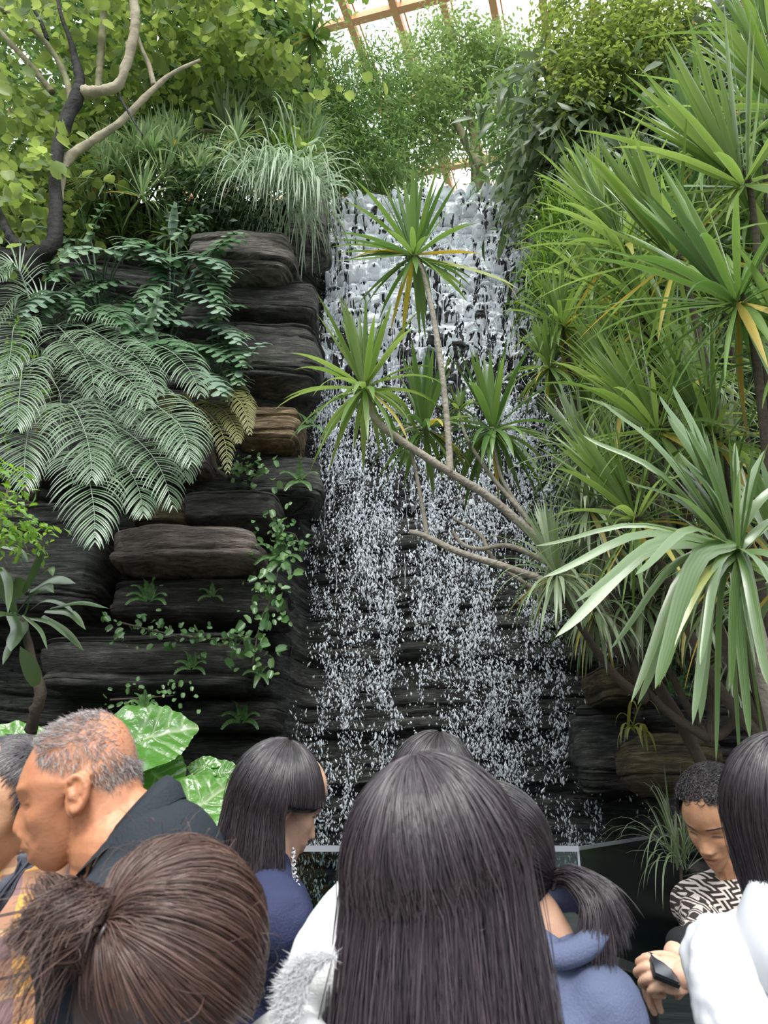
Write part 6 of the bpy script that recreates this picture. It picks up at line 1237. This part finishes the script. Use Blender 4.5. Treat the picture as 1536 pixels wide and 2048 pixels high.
torso(g, P(1072, 1885, Y6 + .02), nrm(np.array((.55, -.8, 0))), nrm(np.array((-.8, -.55, -.2))), hipG + (-.06, 0, -.05), sw=.11, ch=(.105, .10), arms=[(P(990, 2080, Y6 + .25), P(900, 2080, Y6 + .3), .06, .05, .036), (P(1070, 2140, Y6 - .10), P(1000, 2160, Y6 - .2), .068, .062, .042)], r_sh=.075)
limb(g, [P(1080, 1930, Y6 - .06), P(1085, 2000, Y6 - .07), P(1110, 2090, Y6 - .08)], [.05, .055, .06]); V, F, N = union(g, .008, 3, (.008, 7, (1, 1, 1))); mk('hooded_top', V, F, m_blue, T)
g = Geo(); th = np.linspace(0, 2 * pi, 48, endpoint=False); hc = P(1122, 1846, Y6 - .06); rows = []
for f_, rx, rz, dy, dz in ((0, .075, .030, .02, -.028), (1, .088, .045, -.01, -.012), (2, .090, .050, -.02, .008), (3, .078, .042, -.005, .022), (4, .060, .030, .02, .010), (5, .045, .022, .05, -.02)): rows.append(hc + np.stack([rx * np.cos(th), dy + .05 * np.sin(th), dz + rz * np.sin(th) + .02 * np.cos(th)], -1))
g.add(np.concatenate(rows), gridF(6, 48, True)); g.build('hood', m_blue, T); lower_body(T, hipG[0], Y6 + .02, .82, (.05, .06, .10))

# ---- curly haired woman at the railing -------------------------------
Y7 = 2.15; cHh = P(1432, 1636, Y7); MH = rot(128, 32, -8)
T = person('middle-aged woman with short curly black hair and patterned knit looking down at her hands', cHh[0] + .05, Y7 + .05)
NH = cHh + (.055, .04, -.165); g = Geo(); head_geo(g, cHh, MH, PROF, .98, .074, .8); limb(g, [cHh + (.01, .01, -.05), NH], [.048, .052]); fw = nrm(np.array((-.8, -.45, 0))); sd_ = nrm(np.cross(fw, Zv)); core(g, NH, NH + (.02, 0, -.5)); V, F, N = union(g, .0021, 1); paint(V, F, T, S_mid, cHh, MH, .98, brows=False); face_detail(V, T, cHh, MH, .98)
g = Geo(); cap(g, cHh + MH @ np.array((0, -.018, .022)), (.084, .090, .108), 82, tuple(MH @ np.array((0, -.30, 1.)))); R = rng(131); n = 4200; d = nrm(R.normal(size=(n * 3, 3))); ok = (d[:, 2] > -.35) & ~((d[:, 1] > .30) & (d[:, 2] < .62)) & ~((d[:, 1] > -.1) & (d[:, 2] < .0)); d = d[ok][:n]; n = len(d); t = np.linspace(0, 1, 14)[None, :, None]; fr = nrm(np.cross(d, R.normal(size=(n, 3)))); f2 = np.cross(d, fr); ph_ = R.uniform(0, 6.3, (n, 1, 1)); rc_ = .010 * R.uniform(.6, 1.3, (n, 1, 1))
C = (d * (.086, .094, .112))[:, None] + d[:, None] * (.004 + .014 * t) + rc_ * (np.cos(ph_ + 7 * t) * fr[:, None] + np.sin(ph_ + 7 * t) * f2[:, None]); strands(g, (C + (0, -.012, .014)) @ MH.T + cHh, .0007 * np.ones((n, 14)), R.random(n)); g.build('hair', H_blk, T)
m, t = newmat('key_pattern_knit'); b = t.nodes.new('ShaderNodeBsdfPrincipled'); o = t.nodes.new('ShaderNodeOutputMaterial'); lk(t, b.outputs[0], o.inputs[0]); b.inputs['Roughness'].default_value = .9; tc = t.nodes.new('ShaderNodeTexCoord'); mp = t.nodes.new('ShaderNodeMapping'); mp.inputs['Rotation'].default_value = (0, .3, 0); mp.inputs['Scale'].default_value = (52, 52, 52); lk(t, tc.outputs['Object'], mp.inputs[0]); sxx = t.nodes.new('ShaderNodeSeparateXYZ'); lk(t, mp.outputs[0], sxx.inputs[0])
def op(kind, a, b_=None):
    x = t.nodes.new('ShaderNodeMath'); x.operation = kind
    for i_, c in enumerate((a, b_)):
        if c is None: continue
        if isinstance(c, (int, float)): x.inputs[i_].default_value = c
        else: lk(t, c, x.inputs[i_])
    return x.outputs[0]
X_, Z_ = op('ADD', sxx.outputs['X'], 50), op('ADD', sxx.outputs['Z'], 50); fxx, fzz = op('FLOOR', X_), op('FLOOR', Z_); par = op('MODULO', op('ADD', fxx, fzz), 2)
bx_ = op('LESS_THAN', op('FRACT', op('MULTIPLY', X_, 2)), .45); bz_ = op('LESS_THAN', op('FRACT', op('MULTIPLY', Z_, 2)), .45)
pat = op('ADD', op('MULTIPLY', bx_, par), op('MULTIPLY', bz_, op('SUBTRACT', 1, par))); x = t.nodes.new('ShaderNodeMixRGB'); lk(t, pat, x.inputs[0]); x.inputs[1].default_value = (.02, .014, .012, 1); x.inputs[2].default_value = (.55, .48, .44, 1); lk(t, x.outputs[0], b.inputs['Base Color']); M_key = m
hL = P(1345, 1905, Y7 - .28); hR = P(1392, 1948, Y7 - .34); elL = P(1420, 1880, Y7 - .02); g = Geo()
torso(g, NH + (0, 0, .02), sd_, fw, NH + (.04, 0, -.60), sw=.165, ch=(.14, .115), arms=[(NH + (-.04, -.24, -.26), hR + (.09, .04, -.01), .056, .048, .036), (P(1412, 1850, Y7 - .02), P(1392, 1890, Y7 - .22), .056, .046, .036)]); V, F, N = union(g, .007, 3, (.005, 8, (1, 1, 1))); mk('knit_top', V, F, M_key, T)
g = Geo(); limb(g, [P(1400, 1888, Y7 - .2), P(1368, 1893, Y7 - .26)], [.042, .040]); V, F, N = union(g, .005, 1); mk('cuff', V, F, cloth('black_cuff', (.012, .012, .014)), T)
def basis(y, z):
    y = nrm(np.array(y)); x = nrm(np.cross(y, np.array(z))); return np.stack([x, y, np.cross(x, y)], 1)
g = Geo(); hand(g, P(1366, 1898, Y7 - .27), basis((-.78, -.25, -.42), (-.35, -.25, .9)), (20, 35, 25), .8, 1.0, 20, -1); limb(g, [P(1400, 1890, Y7 - .2), P(1366, 1898, Y7 - .27)], [.03, .026]); V, F, N = union(g, .0022, 1); mk('hand', V, F, S_pale, T, attrs={'lip': V[:, 0] * 0, 'brow': V[:, 0] * 0})
g = Geo(); hand(g, P(1388, 1955, Y7 - .36), basis((-.92, .1, .08), (0, -.85, .5)), (55, 60, 40), .8, 1.0, 10, 1); limb(g, [hR + (.10, .06, -.005), P(1388, 1955, Y7 - .36)], [.033, .026]); V, F, N = union(g, .0022, 1); mk('hand', V, F, S_pale, T, attrs={'lip': V[:, 0] * 0, 'brow': V[:, 0] * 0})
lower_body(T, NH[0] + .04, Y7 + .05, .86, (.04, .02, .05))
M_blk = simple('black_plastic', (.02, .022, .025), .25)
ph = thing('smartphone', 'black smartphone held between the curly haired woman\'s hands', 'smartphone', P(1322, 1935, Y7 - .36)); g = Geo(); beam(g, P(1302, 1930, Y7 - .36), P(1352, 1950, Y7 - .36), .070, .009, up=(0, -.5, 1)); g.build('case', M_blk, ph, smooth_=False)
g = Geo(); beam(g, P(1304, 1928, Y7 - .363), P(1350, 1948, Y7 - .363), .062, .0100, up=(0, -.5, 1)); g.build('screen', simple('dark_screen', (.03, .035, .045), .08), ph, smooth_=False)
st_ = thing('handrail', 'short black flat handrail on a slim post below the woman\'s hands', 'handrail', P(1298, 1950, 2.6) * (1, 1, 0)); g = Geo(); beam(g, P(1222, 1920, 2.5), P(1300, 1948, 2.6), .055, .022); g.build('top_bar', simple('black_rail', (.03, .033, .035), .35), st_, smooth_=False)
g = Geo(); pb = P(1298, 1950, 2.6); tube(g, [pb, pb * (1, 1, 0)], [.014, .014], 12); sph(g, pb + (-.012, -.01, -.01), .024, 12); g.build('post', simple('black_post', (.012, .012, .014), .4), st_)

# ---- woman in white at the right edge --------------------------------
Y8 = 1.42; cI = P(1578, 1628, Y8)
T = person('woman at the right edge seen from behind, black shoulder length hair, shiny white coat', cI[0] + .02, Y8 + .02); MI = rot(12, 10, 0)
NI = cI + (.01, -.01, -.17); g = Geo(); head_geo(g, cI, MI, PROF, .98, .074); limb(g, [cI + (0, 0, -.05), NI], [.052, .056]); core(g, NI, NI + (0, 0, -.5)); V, F, N = union(g, .006, 1); paint(V, F, T, S_mid, cI, MI, .98)
g = Geo(); RI = (.100, .102, .122); cap(g, cI + (0, 0, .01), RI, 98, (.0, -.25, 1.), .13, (100, 440), -.1); fall_hair(g, cI + (0, 0, .01), RI, .155, 7000, 141, (.0, -.25, 1.), (100, 440), -.25, .0007, 98, .008); g.build('hair', H_blk, T)
m, t = newmat('shiny_white_cloth'); b = t.nodes.new('ShaderNodeBsdfPrincipled'); o = t.nodes.new('ShaderNodeOutputMaterial'); lk(t, b.outputs[0], o.inputs[0]); b.inputs['Base Color'].default_value = (.60, .61, .64, 1); b.inputs['Roughness'].default_value = .42; M_white = m
g = Geo(); NI2 = NI + (.045, .0, .02); sI = nrm(np.array((1, -.1, 0)))
torso(g, NI2, sI, np.array((.1, 1., 0)), NI2 + (.02, 0, -.62), sw=.19, ch=(.15, .13), r_sh=.066, arms=[(P(1500, 2120, Y8 - .05), NI2 + (-.10, .22, -.40), .072, .058, .042), (NI2 + (.26, .03, -.32), NI2 + (.12, .22, -.25), .066, .055, .04)]); V, F, N = union(g, .006, 2, (.016, 7, (1, 1, .55))); mk('coat', V, F, M_white, T)
g = Geo(); th = np.linspace(-.2, 2 * pi + .0, 60); rows = []; hc = NI2 + (.0, -.03, -.005)
for rx, ry, dz, dr in ((.075, .060, .045, 0), (.105, .090, .058, .012), (.150, .135, .040, .03), (.182, .160, -.015, .05), (.186, .162, -.070, .055), (.150, .135, -.095, .045)): rows.append(hc + np.stack([rx * np.cos(th), -.01 + ry * np.sin(th) - 0, dz - dr * np.clip(-np.sin(th), 0, 1) * 1.2 + .008 * np.sin(5 * th)], -1))
g.add(np.concatenate(rows), gridF(6, 60)); o = g.build('hood', M_white, T); md = o.modifiers.new('thick', 'SOLIDIFY'); md.thickness = .006; md.offset = -1
lower_body(T, NI[0], Y8 + .02, .86, (.10, .09, .10))
